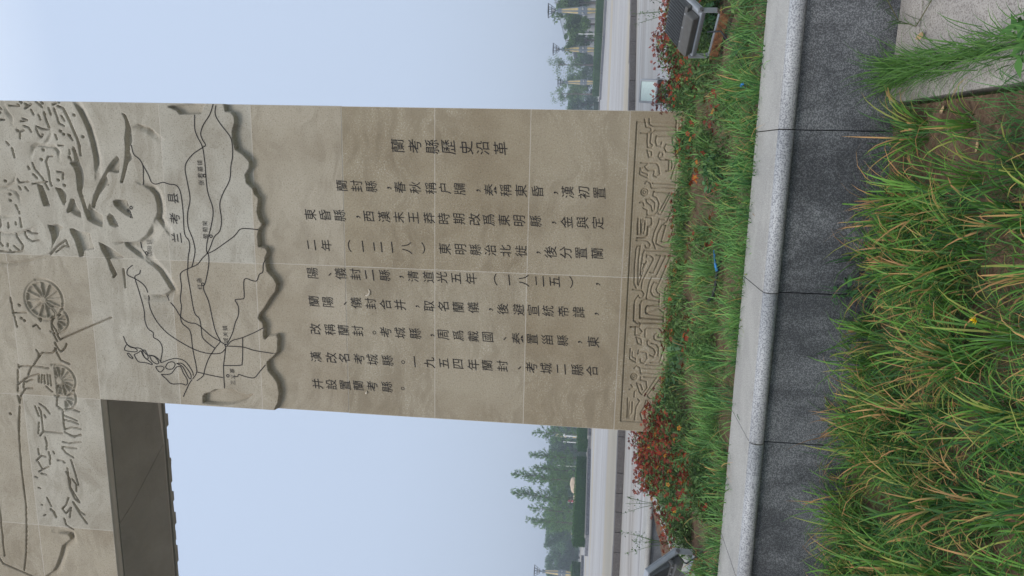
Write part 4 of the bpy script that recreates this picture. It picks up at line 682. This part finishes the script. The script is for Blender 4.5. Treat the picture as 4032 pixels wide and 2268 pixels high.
# ------------------------------------------------------------------ floodlights
def floodlight(name, loc, rz, tilt, wd, ht, label, plate, cable=None, sc=1.0, lift=0.15, back=0.012):
    t = thing(name, loc, label, 'floodlight', rz, 'floodlights in the flower bed'); piv = Vector((0, 0, lift)); rot = Matrix.Translation(piv) @ Matrix.Rotation(tilt, 4, 'X')
    def B(nm, m, boxes, bevel=0.0, par=t):
        mb = MB()
        for bx_ in boxes: mb.box(*bx_, mtx=rot)
        return mb.build(nm, m, par, None, bevel)
    h = wd / 2; z0 = -0.02                      # body plane: x across, z up, front glass towards +y
    hs = B('housing', M['alu'], [(-h, h, -back, 0.030, z0, z0 + ht)], 0.012)
    mb = MB(); nf = 15
    for k in range(nf):
        x = -h + 0.022 + (wd - 0.044) * k / (nf - 1); mb.add([rot @ Vector(v) for v in ((x - 0.0028, -0.0125, z0 + ht * 0.40), (x + 0.0028, -0.0125, z0 + ht * 0.40), (x + 0.0028, -0.055, z0 + ht * 0.42), (x - 0.0028, -0.055, z0 + ht * 0.42), (x - 0.0028, -0.0125, z0 + ht - 0.014), (x + 0.0028, -0.0125, z0 + ht - 0.014), (x + 0.0022, -0.035, z0 + ht - 0.014), (x - 0.0022, -0.035, z0 + ht - 0.014))], [(0, 3, 2, 1), (4, 5, 6, 7), (0, 1, 5, 4), (1, 2, 6, 5), (2, 3, 7, 6), (3, 0, 4, 7)])
    mb.box(-h + 0.012, h - 0.012, -0.0225, -0.0125, z0 + ht * 0.38, z0 + ht - 0.010, mtx=rot); mb.build('heat_sink', M['fin'], t)
    B('mounting_rail', M['driver'], [(-h + 0.008, h - 0.008, -0.060, -0.0125, z0 + ht * 0.30, z0 + ht * 0.39)], 0.006)
    B('driver_box', M['driver'], [(-h + 0.035, h - 0.035, -0.085, -0.0125, z0 + 0.008, z0 + ht * 0.295)], 0.016)
    B('glass', M['lens'], [(-h + 0.028, h - 0.028, 0.0305, 0.034, z0 + 0.028, z0 + ht - 0.028)])
    B('glass_frame', M['alu'], [(-h + 0.006, h - 0.006, 0.030, 0.040, z0 + ht - 0.024, z0 + ht - 0.006), (-h + 0.006, h - 0.006, 0.030, 0.040, z0 + 0.006, z0 + 0.024), (-h + 0.006, -h + 0.024, 0.030, 0.040, z0 + 0.0245, z0 + ht - 0.0245), (h - 0.024, h - 0.006, 0.030, 0.040, z0 + 0.0245, z0 + ht - 0.0245)])
    for x in (-h * 0.55, h * 0.1, h * 0.7):
        mb = MB(); mb.tube([rot @ Vector((x, -0.060, z0 + ht * 0.345)), rot @ Vector((x, -0.066, z0 + ht * 0.345))], 0.008, 8, False); mb.build('bolt', M['steel'], t)
    mb = MB()                                   # U bracket
    o_ = [(-h - 0.014, lift + 0.025), (-h - 0.014, 0.03), (-h + 0.006, 0.006), (h - 0.006, 0.006), (h + 0.014, 0.03), (h + 0.014, lift + 0.025)]; i_ = [(x * (1 - 0.006 / h), max(z, 0.012) if 0 < k_ < 5 else z) for k_, (x, z) in enumerate(o_)]
    for y0, y1 in ((-0.024, 0.024),):
        vs = [(x, y, z) for y in (y0, y1) for x, z in o_] + [(x, y, z) for y in (y0, y1) for x, z in i_]; fs = []
        for k in range(5): fs += [(k, k + 1, 7 + k, 6 + k), (12 + k, 18 + k, 19 + k, 13 + k), (k, 12 + k, 13 + k, k + 1), (6 + k, 7 + k, 19 + k, 18 + k)]
        fs += [(0, 6, 18, 12), (5, 17, 23, 11)]; mb.add(vs, fs)
    br = mb.build('bracket', M['steel'], t)
    for x in (-h - 0.016, h + 0.016):
        mb = MB(); mb.tube([(x, 0, lift), (x + (0.012 if x > 0 else -0.012), 0, lift)], 0.017, 6, False); mb.build('pivot_bolt', M['driver'], br)
    if plate:
        mb = MB(); mb.box(-h * 0.98, h * 1.12, -0.055, -0.049, -0.058, 0.004); mb.box(-h * 0.98, h * 1.12, -0.048, 0.02, -0.003, 0.0045); mb.build('base_angle', M['rust'], t)
    if cable:
        mb = MB(); mb.tube(cable, 0.0065, 8); mb.build('cable', M['rubber'], t)
    mb = MB(); mb.tube([(-h * 0.8, 0, 0.0), (-h * 0.8, 0, -0.16)], 0.008, 6); mb.tube([(h * 0.8, 0, 0.0), (h * 0.8, 0, -0.16)], 0.008, 6); mb.build('stake', M['rust'], t)
    return t
def cab(pts_, rz, loc):
    mi = (Matrix.Translation(loc) @ Matrix.Rotation(rz, 4, 'Z')).inverted(); return [mi @ Vector(p) for p in pts_]
LR = Vector((2.40, -2.05, 0.645)); rzr = R(-57)
floodlight('floodlight', LR, rzr, R(-52), 0.50, 0.36, 'grey finned floodlight seen from behind on a rusty bar right of the pillar', True, cab([(2.42, -2.02, 0.70), (2.38, -2.3, 0.64), (2.22, -2.62, 0.60), (2.02, -2.95, 0.57), (1.80, -3.05, 0.545), (1.66, -3.22, 0.55), (1.45, -3.2, 0.53)], rzr, LR))
LL = Vector((-2.0, -2.62, 0.60)); rzl = R(-36)
floodlight('floodlight', LL, rzl, R(38), 0.46, 0.34, 'grey finned floodlight seen from behind at the left of the bed', True, cab([(-2.05, -2.5, 0.70), (-1.95, -2.7, 0.66), (-1.78, -2.85, 0.60), (-1.6, -3.0, 0.57)], rzl, LL))
floodlight('floodlight', Vector((2.19, 0.98, 0.72)), R(172), R(38), 0.29, 0.27, 'far floodlight facing the camera with its pale glass front, right of the pillar', False, None, 1.0, 0.10, 0.10)
# black hose with a blue tie along the bed, and its second end by the coping
hose = thing('irrigation_hose', (0.35, -2.6, 0.58), 'black hose with blue tape lying in the grass below the pillar', 'hose')
mb = MB(); mb.tube([(0.0, 0.05, -0.04), (-0.05, 0.0, 0.05), (0.0, -0.06, 0.03), (0.08, -0.08, 0.02), (0.2, -0.06, 0.01), (0.30, -0.02, -0.02)], 0.012, 8); mb.build('tube', M['rubber'], hose)
mb = MB(); mb.tube([(0.20, -0.062, 0.012), (0.26, -0.055, 0.03), (0.36, -0.05, 0.045)], [0.013, 0.010, 0.006], 8); mb.build('tape', M['blue'], hose)
hose = thing('electric_cable', (1.9, -3.1, 0.585), 'black cable joined with blue tape near the coping right of centre', 'cable')
mb = MB(); mb.tube([(-0.05, -0.1, 0.0), (0.02, -0.03, 0.01), (0.0, 0.06, 0.012), (0.06, 0.2, 0.0)], 0.007, 8); mb.build('wire', M['rubber'], hose)
mb = MB(); mb.tube([(0.018, -0.035, 0.012), (0.008, 0.02, 0.018), (0.0, 0.065, 0.014)], [0.008, 0.010, 0.008], 8); mb.build('tape', M['blue'], hose)

# ------------------------------------------------------------------ beyond the plaza: planters with hedges
def away(a, b):
    d = (b - a).normalized(); n = Vector((-d.y, d.x, 0)); return n if n.dot((a + b) / 2 - Vector((CAM.x, CAM.y, 0))) > 0 else -n
def hedge_mesh(a, b, depth, z0, z1, lo, hi, dens, nrm):
    d = (b - a); ln = d.length; d.normalize(); n = int(dens * ln * (depth + 2 * (z1 - z0))); P = []
    for _ in range(n):
        s_ = rng.random() * ln; f = rng.random() * (2 * (z1 - z0) + depth); j = rng.normal(0, 0.025)
        if f < z1 - z0: p = a + d * s_ + nrm * (0.0 + j) + Vector((0, 0, z0 + f))
        elif f < z1 - z0 + depth: p = a + d * s_ + nrm * (f - z1 + z0) + Vector((0, 0, z1 + j))
        else: p = a + d * (ln if rng.random() < 0.5 else 0) + d * j + nrm * rng.random() * depth + Vector((0, 0, z0 + (f - z1 + z0 - depth)))
        P.append(tuple(p))
    lv = leaf_quads(np.array(P), 0.10, 0.8, lo, hi, 0.6, 0.6)
    c = [a + nrm * 0.05 + d * 0.05, b + nrm * 0.05 - d * 0.05, b + nrm * (depth - 0.05) - d * 0.05, a + nrm * (depth - 0.05) + d * 0.05]
    bv = np.array([tuple(v + Vector((0, 0, z))) for z in (z0, z1 - 0.05) for v in c]); bq = np.array([(0, 1, 5, 4), (1, 2, 6, 5), (2, 3, 7, 6), (3, 0, 4, 7), (4, 5, 6, 7)])
    return join([lv, (bv, bq, np.tile(np.array([lo]) * 0.8, (8, 1)))])
def hedge(a, b, depth, label, h0=0.0, h1=0.82, wall=0.22, lo=(0.035, 0.095, 0.022), hi=(0.12, 0.24, 0.05), dens=110, wallext=0.4, z=0.748, wl=None):
    a = Vector((*a, 0)); b = Vector((*b, 0)); d = (b - a).normalized(); nrm = away(a, b); org = (a + b) / 2 + Vector((0, 0, z))
    v, q_, c = hedge_mesh(a - org + Vector((0, 0, z)), b - org + Vector((0, 0, z)), depth, wall + h0, wall + h1, lo, hi, dens, nrm)
    t = tag(link_mesh('hedge', np_mesh('hedge', v, q_, c), M['leaf'], None, org), label, 'hedge', 'clipped hedges beyond the plaza')
    w = thing('hedge_planter', org, wl, 'planter', 0.0, 'granite hedge planters'); oxy = Vector((org.x, org.y, 0)); p0, p1 = a - d * wallext - nrm * 0.35 - oxy, b + d * wallext - nrm * 0.35 - oxy
    nb = max(2, int((p1 - p0).length / 1.2))
    for k in range(nb):
        u0, u1 = p0.lerp(p1, k / nb), p0.lerp(p1, (k + 1) / nb - 0.004 / nb); mb = MB()
        mb.loft([[u0 + Vector((0, 0, zz)), u1 + Vector((0, 0, zz)), u1 + nrm * (depth + 0.6) + Vector((0, 0, zz)), u0 + nrm * (depth + 0.6) + Vector((0, 0, zz))] for zz in (0.0, wall)]); mb.build('stone_block', M['planter'], w)
    mb = MB(); mb.loft([[p0 - nrm * 0.04 + Vector((0, 0, zz)), p1 - nrm * 0.04 + Vector((0, 0, zz)), p1 + nrm * 0.3 + Vector((0, 0, zz)), p0 + nrm * 0.3 + Vector((0, 0, zz))] for zz in (wall + 0.003, wall + 0.06)]); mb.build('coping', M['coping_top'], w)
hedge((22, 60.5), (13.2, 67.0), 1.6, 'long clipped green hedge at the right edge of the view', wl='grey granite planter under the long right hedge, nearest segment', wallext=0.1)
hedge((13.0, 67.3), (10.5, 74.6), 1.6, 'clipped hedge section between the second and third right lamp posts', wl='grey granite planter under the hedge between the right lamp posts', wallext=0.05)
hedge((10.35, 74.9), (7.9, 79.2), 1.6, 'clipped hedge section nearest the right side of the pillar', wl='grey granite planter under the hedge nearest the pillar', wallext=0.05)
hedge((-22.6, 33.1), (-20.15, 39.4), 1.5, 'large square clipped dark hedge block left of the pillar', lo=(0.026, 0.085, 0.020), hi=(0.095, 0.21, 0.045), wl='grey granite planter under the large left hedge block', dens=110)
hedge((-19.5, 41.4), (-18.4, 46.4), 1.5, 'dark clipped hedge block partly behind the left edge of the pillar', lo=(0.026, 0.085, 0.020), hi=(0.095, 0.21, 0.045), wl='grey granite planter touching the left edge of the pillar', dens=90)
hedge((-37.0, 46.0), (-35.4, 50.2), 1.6, 'small clipped hedge at the far left edge of the view', h1=0.9, wl='grey granite planter under the far left hedge')
hedge((-34, 52), (-24, 57), 1.2, 'low dull green hedge strip behind the large left block', h1=0.75, wall=0.1, lo=(0.05, 0.08, 0.05), hi=(0.09, 0.12, 0.07), wl='low kerb under the dull hedge strip', dens=30)
hedge((2.5, 92), (8.5, 95), 1.0, 'pale low hedge right beside the right edge of the pillar', h1=0.8, wall=0.1, lo=(0.06, 0.10, 0.05), hi=(0.11, 0.15, 0.07), wl='low kerb under the pale hedge beside the pillar', dens=30)
# beige landscape boulder on the left hedge planter, two lobes
boul = MB()
for cy, L_, H_, W_ in ((-0.42, 0.62, 1.42, 0.40), (0.55, 0.52, 1.22, 0.36)):
    rings = []
    for k in range(15):
        u = -1 + 2 * k / 14; rr = max(0.03, (1 - abs(u) ** 2.6)) ** 0.5; rings.append([(W_ * rr * math.cos(a) * (1 + 0.06 * math.sin(3 * a + k)), cy + u * L_, H_ * (0.80 + 0.20 * rr) * max(0.0, math.sin(a)) ** 0.5 * (1 + 0.01 * math.sin(5 * a + k)) - 0.02 + 0.10 * (cy + u * L_) * -1 * max(0.0, math.sin(a))) for a in [2 * math.pi * i / 20 for i in range(20)]])
    boul.loft(rings, True, True)
tag(boul.build('boulder', M['stonebeige'], None, (-24.6, 42.6, 0.74)), 'long smooth beige landscape boulder showing above the left hedge', 'boulder').rotation_euler = (0, 0, R(118))

# ------------------------------------------------------------------ lamp posts
def lamp_post():
    t = thing('lamp_post', (0, 0, 0), 'lamp', 'lamp post', 0.0, 'ornamental lamp posts round the plaza')
    def fr(z0, z1, w0, w1, m, nm, mb=None):
        mb = MB(); mb.loft([[(sx * w, sy * w, z) for sx, sy in ((-1, -1), (1, -1), (1, 1), (-1, 1))] for z, w in ((z0, w0), (z1, w1))]); return mb.build(nm, m, t)
    fr(0, 0.35, 0.24, 0.20, M['planter'], 'base')
    lo = fr(0.35, 2.15, 0.13, 0.26, M['post'], 'lower_shaft'); up = fr(2.75, 4.75, 0.26, 0.14, M['post'], 'upper_shaft')
    ce = fr(2.15, 2.75, 0.29, 0.29, M['post'], 'centre_box'); fr(4.75, 5.0, 0.17, 0.17, M['post'], 'neck_box'); fr(5.0, 5.3, 0.06, 0.06, M['post'], 'neck')
    for ang in range(4):
        mt = Matrix.Rotation(ang * math.pi / 2, 4, 'Z')
        for z0, z1, w0, w1, par in ((0.40, 2.0, 0.14, 0.252, lo), (2.90, 4.6, 0.252, 0.149, up)):
            big, sm = (z1 - 0.12, w1) if w1 > w0 else (z0 + 0.12, w0)
            def wz(z): return w0 + (w1 - w0) * (z - z0) / (z1 - z0)
            zs_ = [(z0, 0.5), (z1 - 0.1, 0.62), (z1, 0.12)] if w1 > w0 else [(z0, 0.12), (z0 + 0.1, 0.62), (z1, 0.5)]
            mb = MB(); L_ = [mt @ Vector((-wz(z) * k, -wz(z) - 0.010, z)) for z, k in zs_]; R_ = [mt @ Vector((wz(z) * k, -wz(z) - 0.010, z)) for z, k in zs_]
            mb.add(L_ + R_, [(0, 3, 4, 1), (1, 4, 5, 2)]); mb.build('cream_panel', M['panel'], par)  # flat inset in its own cream yellow colour, no emission
        mb = MB(); mb.box(-0.17, 0.17, -0.296, -0.291, 2.28, 2.62, mtx=mt); mb.build('ornament', M['black'], ce)
        mb = MB()                                # meander on the ornament
        for bx_ in ((-0.12, -0.06, 2.34, 2.56), (-0.02, 0.03, 2.34, 2.50), (0.07, 0.13, 2.40, 2.56), (-0.058, 0.05, 2.52, 2.56)): mb.box(bx_[0], bx_[1], -0.301, -0.2965, bx_[2], bx_[3], mtx=mt)
        mb.build('motif', M['white'], ce)
    ln_ = MB()                                   # lantern: open inverted frustum of bars with a flat lid
    for k in range(4):
        a = math.pi / 4 + k * math.pi / 2; b = a + math.pi / 2; lo_, hi_ = 0.16 * 1.414, 0.50 * 1.414
        P0, P1 = Vector((lo_ * math.cos(a), lo_ * math.sin(a), 5.3)), Vector((hi_ * math.cos(a), hi_ * math.sin(a), 6.0)); Q0, Q1 = Vector((lo_ * math.cos(b), lo_ * math.sin(b), 5.3)), Vector((hi_ * math.cos(b), hi_ * math.sin(b), 6.0))
        for u, v in ((P0, P1), (P0, Q0), (P1, Q1), (P0.lerp(P1, 0.5), Q0.lerp(Q1, 0.5)), (P0.lerp(Q0, 0.5), P1.lerp(Q1, 0.5))): ln_.tube([u, v], 0.026, 4, False)
    ln_.box(-0.53, 0.53, -0.53, 0.53, 6.0, 6.05); lt = ln_.build('lantern', M['black'], t); mb = MB(); mb.tube([(0, 0, 5.3), (0, 0, 5.72)], [0.10, 0.13], 8); mb.build('bulb', M['white'], lt)
    return t
LP = [((15.73, 68.59), 25, 'ornamental lamp post with cream panels, nearest on the right by the building'), ((13.37, 79.41), 25, 'ornamental cream panelled lamp post in the middle of the right three'), ((10.89, 93.29), 25, 'ornamental cream panelled lamp post closest to the right edge of the pillar'),
      ((-55.15, 98.57), -15, 'far lamp post behind the beige boulder left of the pillar'), ((-71.06, 115.93), -15, 'faint far lamp post half hidden by trees on the left'), ((-52.03, 73.55), -15, 'lamp post cut by the extreme left edge of the view'), ((-41.0, 92.0), -15, 'small distant lamp post seen between the conifers')]
lp0 = lamp_post()
for i, (p, a, lab) in enumerate(LP):
    if i == 0: lp0.location = (*p, 0.70); lp0.rotation_euler = (0, 0, R(a)); lp0['label'] = lab
    else: copy_tree(lp0, (*p, 0.70), R(a), lab)
# slim white light poles
def pole(x, y, z0, h, head, label):
    t = thing('light_pole', (x, y, z0), label, 'light pole', 0, 'slim white light poles'); mb = MB(); mb.tube([(0, 0, 0), (0, 0, h)], [0.07, 0.055], 8); mb.build('shaft', M['white'], t)
    if head: mb = MB(); mb.tube([(-0.12, 0, h), (0.0, 0, h + 0.05), (0.2, 0, h + 0.04)], [0.05, 0.10, 0.07], 8); mb.build('lamp_head', M['white'], t)
pole(-26.6, 58.0, 0.7, 2.4, True, 'white light pole with a head, beside the pillar edge on the left'); pole(-35.4, 76.8, 0.7, 3.0, False, 'thin white pole just right of the sparse conifers'); pole(-34.0, 66.8, 0.7, 3.5, False, 'tallest slim white pole among the left conifers'); pole(14.6, 76.0, 0.7, 3.0, False, 'thin white pole in front of the building columns')
# ------------------------------------------------------------------ long building on the right
bld = thing('building', (19.66, 83.06, 0.7), 'long single storey grey building with metal fascia and pale columns', 'building'); BA = Vector((19.9, 78.0, 0)); BB = Vector((20.9, 168.4, 0)); bd = (BB - BA).normalized(); bn = Vector((-bd.y, bd.x, 0)); BL = (BB - BA).length
if bn.x > 0: bn = -bn                            # bn points to the plaza
def bbox(nm, m, s0, s1, o0, o1, z0, z1, par=bld):
    mb = MB(); c = [BA + bd * s0 + bn * o0, BA + bd * s1 + bn * o0, BA + bd * s1 + bn * o1, BA + bd * s0 + bn * o1]; org = Vector(bld.location)
    mb.loft([[v - org + Vector((0, 0, z)) for v in c] for z in (z0, z1)]); return mb.build(nm, m, par)
bbox('wall', M['wall'], 0, BL, -14, -2.2, 0.4, 6.0); rf = bbox('roof', M['roof'], -1, BL + 0.5, -14.5, 0.0, 6.9, 7.05)
mb = MB(); org = Vector(bld.location); nseg = 60
for k in range(nseg):
    s0, s1 = -1 + (BL + 1.5) * k / nseg, -1 + (BL + 1.5) * (k + 1) / nseg - 0.05
    mb.loft([[BA + bd * s0 + bn * 0.02 - org + Vector((0, 0, 6.88)), BA + bd * s1 + bn * 0.02 - org + Vector((0, 0, 6.88)), BA + bd * s1 + bn * 0.5 - org + Vector((0, 0, 6.0)), BA + bd * s0 + bn * 0.5 - org + Vector((0, 0, 6.0))], [BA + bd * s0 - bn * 0.03 - org + Vector((0, 0, 6.88)), BA + bd * s1 - bn * 0.03 - org + Vector((0, 0, 6.88)), BA + bd * s1 + bn * 0.44 - org + Vector((0, 0, 5.99)), BA + bd * s0 + bn * 0.44 - org + Vector((0, 0, 5.99))]])
mb.build('fascia', M['roof'], bld); bbox('lintel', M['column'], 0, BL, -0.9, -0.2, 3.4, 3.75); bbox('soffit', M['wall'], 0, BL, -2.2, 0.3, 5.9, 5.99)
s_ = 1.0
while s_ < BL - 6:
    bbox('column', M['column'], s_, s_ + 0.9, -0.95, -0.15, 0.4, 3.4)
    wn = bbox('window', M['glass'], s_ + 1.6, s_ + 5.0, -2.2, -2.12, 0.7, 3.3); bbox('mullion', M['black'], s_ + 3.2, s_ + 3.3, -2.118, -2.07, 0.7, 3.3, wn); s_ += 6.2
bbox('door', M['teal'], BL * 0.40, BL * 0.40 + 8, -2.1, -1.95, 0.5, 2.4)
# ------------------------------------------------------------------ trees
def trunk_mesh(h, r, lean, n_br, spread, crown0):
    mb = MB(); top = Vector((lean * h, 0, h)); mb.tube([(0, 0, 0), (lean * h * 0.3, 0, h * 0.4), (lean * h * 0.7, 0, h * 0.75), tuple(top)], [r, r * 0.8, r * 0.45, r * 0.12], 7); tips = []
    for k in range(n_br):
        z = h * rng.uniform(crown0, 0.85); a = rng.uniform(0, 6.28); l = spread * rng.uniform(0.5, 1.0) * (1.1 - 0.5 * z / h); p0 = Vector((lean * z, 0, z)); p1 = p0 + Vector((l * 0.5 * math.cos(a), l * 0.5 * math.sin(a), l * 0.35)); p2 = p0 + Vector((l * math.cos(a), l * math.sin(a), l * 0.6)); mb.tube([p0, p1, p2], [r * 0.35, r * 0.2, r * 0.06], 5); tips += [p1, p2]
    return mb, tips
def broadleaf(kind, h, w, crown0, n_leaf, lo, hi, dens=1.0, size=0.22):
    mb, tips = trunk_mesh(h * 0.9, 0.10 + h * 0.008, rng.uniform(-0.03, 0.03), 9, w, crown0 * 0.9); me = bpy.data.meshes.new('trunk'); me.from_pydata(mb.v, [], mb.f); me.update(); me.materials.append(M['bark'])
    cl = [(rng.normal(0, w * 0.42), rng.normal(0, w * 0.42), h * rng.uniform(crown0, 0.95), rng.uniform(0.3, 0.62) * w * 0.75) for _ in range(16)] + [(p.x, p.y, p.z, rng.uniform(0.25, 0.5) * w) for p in tips]
    P = []
    for x, y, z, r in cl:
        z = max(z, h * crown0 * 0.95 + r * 0.3); m = int(n_leaf / len(cl)); v = rng.normal(0, 1, (m, 3)); v /= np.linalg.norm(v, axis=1)[:, None]; v *= (r * rng.random((m, 1)) ** 0.45); v[:, 2] *= 0.7; P.append(v + np.array([x, y, min(z, h - r * 0.5)]))
    P = np.concatenate(P); lv = leaf_quads(P, size, 0.8, lo, hi, 0.6, 0.4); cr = np_mesh('crown', *lv); cr.materials.append(M['leaf']); return me, cr
def conifer(h, w, n_br, sparse, lo, hi):
    mb = MB(); mb.tube([(0, 0, 0), (0.03 * h, 0, h * 0.5), (0.01, 0, h * 0.85), (0.0, 0.02, h)], [0.09, 0.055, 0.025, 0.008], 7); P = []; S = []
    for k in range(n_br):
        z = h * (0.18 + 0.78 * (k + rng.random()) / n_br); a = k * 2.4 + rng.normal(0, 0.4); l = w * (1.05 - z / h) ** 0.8 * rng.uniform(0.55, 1.15) + 0.15; up = rng.uniform(0.25, 0.9)
        p0 = Vector((0.02 * h * (1 - z / h), 0, z)); p1 = p0 + Vector((l * math.cos(a), l * math.sin(a), l * up)); mb.tube([p0, p0.lerp(p1, 0.5) - Vector((0, 0, 0.06 * l)), p1], [0.022, 0.014, 0.004], 4)
        for i in range(int(sparse * l) + 5):
            u = rng.uniform(0.15, 1.0); q_ = p0.lerp(p1, u); P.append((q_.x + rng.normal(0, 0.07), q_.y + rng.normal(0, 0.07), q_.z + rng.normal(0.02, 0.06)))
    for i in range(60): z = h * (0.6 + 0.4 * rng.random()); P.append((rng.normal(0, 0.06), rng.normal(0, 0.06), z))
    me = bpy.data.meshes.new('trunk'); me.from_pydata(mb.v, [], mb.f); me.update(); me.materials.append(M['bark'])
    cr = np_mesh('crown', *leaf_quads(np.array(P), 0.30, 0.7, lo, hi, 0.26, 0.7)); cr.materials.append(M['leaf']); return me, cr
G1 = ((0.055, 0.125, 0.030), (0.17, 0.28, 0.06)); G2 = ((0.055, 0.135, 0.055), (0.13, 0.24, 0.085)); G3 = ((0.10, 0.22, 0.07), (0.21, 0.35, 0.12))
KIND = {'bushy': [broadleaf('bushy', 5.0, 1.5, 0.30, 5200, *G1, size=0.24), broadleaf('bushy', 5.0, 1.4, 0.38, 4800, *G1, size=0.24)], 'airy': [broadleaf('airy', 8.0, 2.2, 0.35, 1500, *G1, size=0.26), broadleaf('airy', 8.0, 2.4, 0.30, 1250, *G1, size=0.26)],
        'dense': [broadleaf('dense', 5.5, 2.4, 0.12, 6500, *G2, size=0.30), broadleaf('dense', 5.5, 2.1, 0.08, 6500, *G2, size=0.30), broadleaf('dense', 5.5, 2.7, 0.10, 6500, *G2, size=0.30)],
        'conifer': [conifer(7.0, 1.5, 56, 40, *G3), conifer(7.0, 1.25, 60, 44, *G3), conifer(7.0, 1.9, 42, 32, *G3)]}
HREF = {'bushy': 5.0, 'airy': 8.0, 'dense': 5.5, 'conifer': 7.0}
def tree(kind, var, x, y, h, label, name, group, sxy=1.0):
    tr, cr = KIND[kind][var]; s_ = h / HREF[kind]; t = thing(name, (x, y, 0.68), label, 'tree', random.uniform(0, 6.28), group); t.scale = (s_ * sxy, s_ * sxy, s_)
    link_mesh('trunk', tr, None, t); link_mesh('crown', cr, None, t)
RT = [('bushy', 0, 18.9, 80.8, 6.9, 'bushy young tree cut by the right edge of the view, before the building'), ('bushy', 1, 15.7, 76.3, 4.9, 'bushy young tree between the first two right lamp posts, nearer the edge'), ('bushy', 0, 14.5, 80.1, 5.2, 'bushy young tree standing just right of the middle lamp post'),
      ('airy', 0, 14.5, 104.4, 8.4, 'tall airy tree rising left of the middle right lamp post'), ('airy', 1, 12.2, 110, 7.4, 'airy tree with open twigs rising over the end of the building roof'), ('airy', 0, 9.9, 101.0, 7.6, 'airy tree just left of the third right lamp post'),
      ('dense', 0, 12.6, 114.5, 5.7, 'dense hazy tree behind the third right lamp post'), ('dense', 1, 16.2, 118, 5.3, 'dense low tree at the far end of the building'), ('dense', 2, 9.3, 116, 5.6, 'dense bluish tree right of the pillar, second from its edge'), ('dense', 1, 6.5, 121, 5.2, 'dense bluish tree touching the right edge of the pillar'), ('airy', 1, 7.6, 118, 5.9, 'thin airy tree top beside the right edge of the pillar')]
for k, v, x, y, h, lab in RT: tree(k, v, x, y, h, lab, 'broadleaf_tree', 'trees right of the pillar', 0.85 if k == 'airy' else 1.0)
LT = [(0, -30.4, 56.6, 7.6, 'tallest sparse spiky conifer, upright, left of the pillar'), (2, -29.0, 53.0, 5.4, 'thin leaning conifer just right of the tallest one'), (1, -31.3, 54.4, 7.4, 'tall narrow spire shaped conifer behind the beige boulder'), (2, -27.1, 59.5, 5.9, 'sparse willowy conifer nearest the left edge of the pillar'), (1, -30.6, 61.8, 6.3, 'slender pointed conifer second from the pillar edge'), (0, -29.2, 55.9, 5.5, 'short conifer wedged between two taller ones over the hedge'), (2, -34.7, 58.0, 6.0, 'wide open branched conifer left of the far lamp post'), (2, -36.9, 59.5, 6.3, 'shaggy conifer with pale shoots, second from the left'), (0, -38.6, 62.0, 5.8, 'leftmost shaggy conifer above the large hedge block')]
for v, x, y, h, lab in LT: tree('conifer', v, x, y, h, lab, 'conifer_tree', 'sparse conifers left of the pillar')
DT = [(-44.5, 105, 6.0), (-44.8, 100, 6.0), (-44.7, 95, 6.1), (-49.7, 102, 5.3), (-50.0, 99, 5.2), (-47.5, 89, 5.2), (-46, 84.5, 5.1), (-50.9, 88.6, 5.6), (-49.8, 83.7, 5.5), (-56.9, 92.5, 5.9), (-63.9, 101.4, 5.3), (-68.6, 105.7, 4.6), (-67.8, 102.6, 6.1), (-67, 98.8, 5.3), (-66, 93.0, 5.6)]
where = ['next to the left edge of the pillar, farthest', 'second from the left edge of the pillar', 'with the highest hazy top near the pillar', 'behind the second conifer', 'low between two conifers', 'right behind the tallest conifer', 'behind the narrow spire conifer', 'left of the spire conifer', 'behind the far lamp post', 'behind the wide open conifer', 'at the left end of the big hedge block', 'low and far beyond the hedge gap', 'with a pointed crown at the far left', 'rounded, second from the far left edge', 'at the extreme left edge of the view']
for i, (x, y, h) in enumerate(DT): tree('dense', i % 3, x, y, h, 'dense blue green hazy tree ' + where[i], 'broadleaf_tree', 'dense trees behind the left conifers', 1.1)
# dense belt of woodland far behind everything
P = []
for k in range(70):
    a = R(-44 + 62 * k / 69.0); D = rng.uniform(165, 200); h = rng.uniform(3.0, 5.5); x, y = D * math.sin(a), -8 + D * math.cos(a)
    if 8 < x < 60 and y < 180: continue
    m = 260; v = rng.normal(0, 1, (m, 3)); v /= np.linalg.norm(v, axis=1)[:, None]; v *= rng.random((m, 1)) ** 0.4; P.append(np.stack([x + v[:, 0] * 4.2, y + v[:, 1] * 3.5, 0.5 + h * 0.5 + v[:, 2] * h * 0.55], -1))
tag(link_mesh('woodland', np_mesh('woodland', *leaf_quads(np.concatenate(P), 0.75, 0.8, (0.03, 0.06, 0.035), (0.065, 0.10, 0.055), 0.7, 0.3)), M['leaf']), 'far off belt of hazy trees along the horizon', 'wood', kind='stuff')
# two small red flags / banners seen far off
t = thing('red_banner', (-45.5, 80.0, 0.7), 'tiny red banner on a thin post among the far left trees', 'banner'); mb = MB(); mb.tube([(0, 0, 0), (0, 0, 2.2)], 0.03, 5); mb.build('post', M['white'], t); mb = MB(); mb.box(0.03, 0.35, -0.01, 0.01, 1.0, 2.1); mb.build('cloth', M['red'], t)
# ------------------------------------------------------------------ air
mb = MB(); mb.box(-190, 190, -25, 240, -1.06, 12.6); hz = mb.build('haze', None); hm = bpy.data.materials.new('haze_air'); hm.use_nodes = True; hn = hm.node_tree; hn.nodes.clear()
vol = hn.nodes.new('ShaderNodeVolumePrincipled'); vol.inputs['Color'].default_value = (0.86, 0.92, 1.0, 1); vol.inputs['Density'].default_value = 0.0029; vol.inputs['Anisotropy'].default_value = 0.3
ho = hn.nodes.new('ShaderNodeOutputMaterial'); hn.links.new(vol.outputs[0], ho.inputs['Volume']); hz.data.materials.append(hm); tag(hz, 'thin pale morning haze over the whole place', 'haze', kind='stuff')
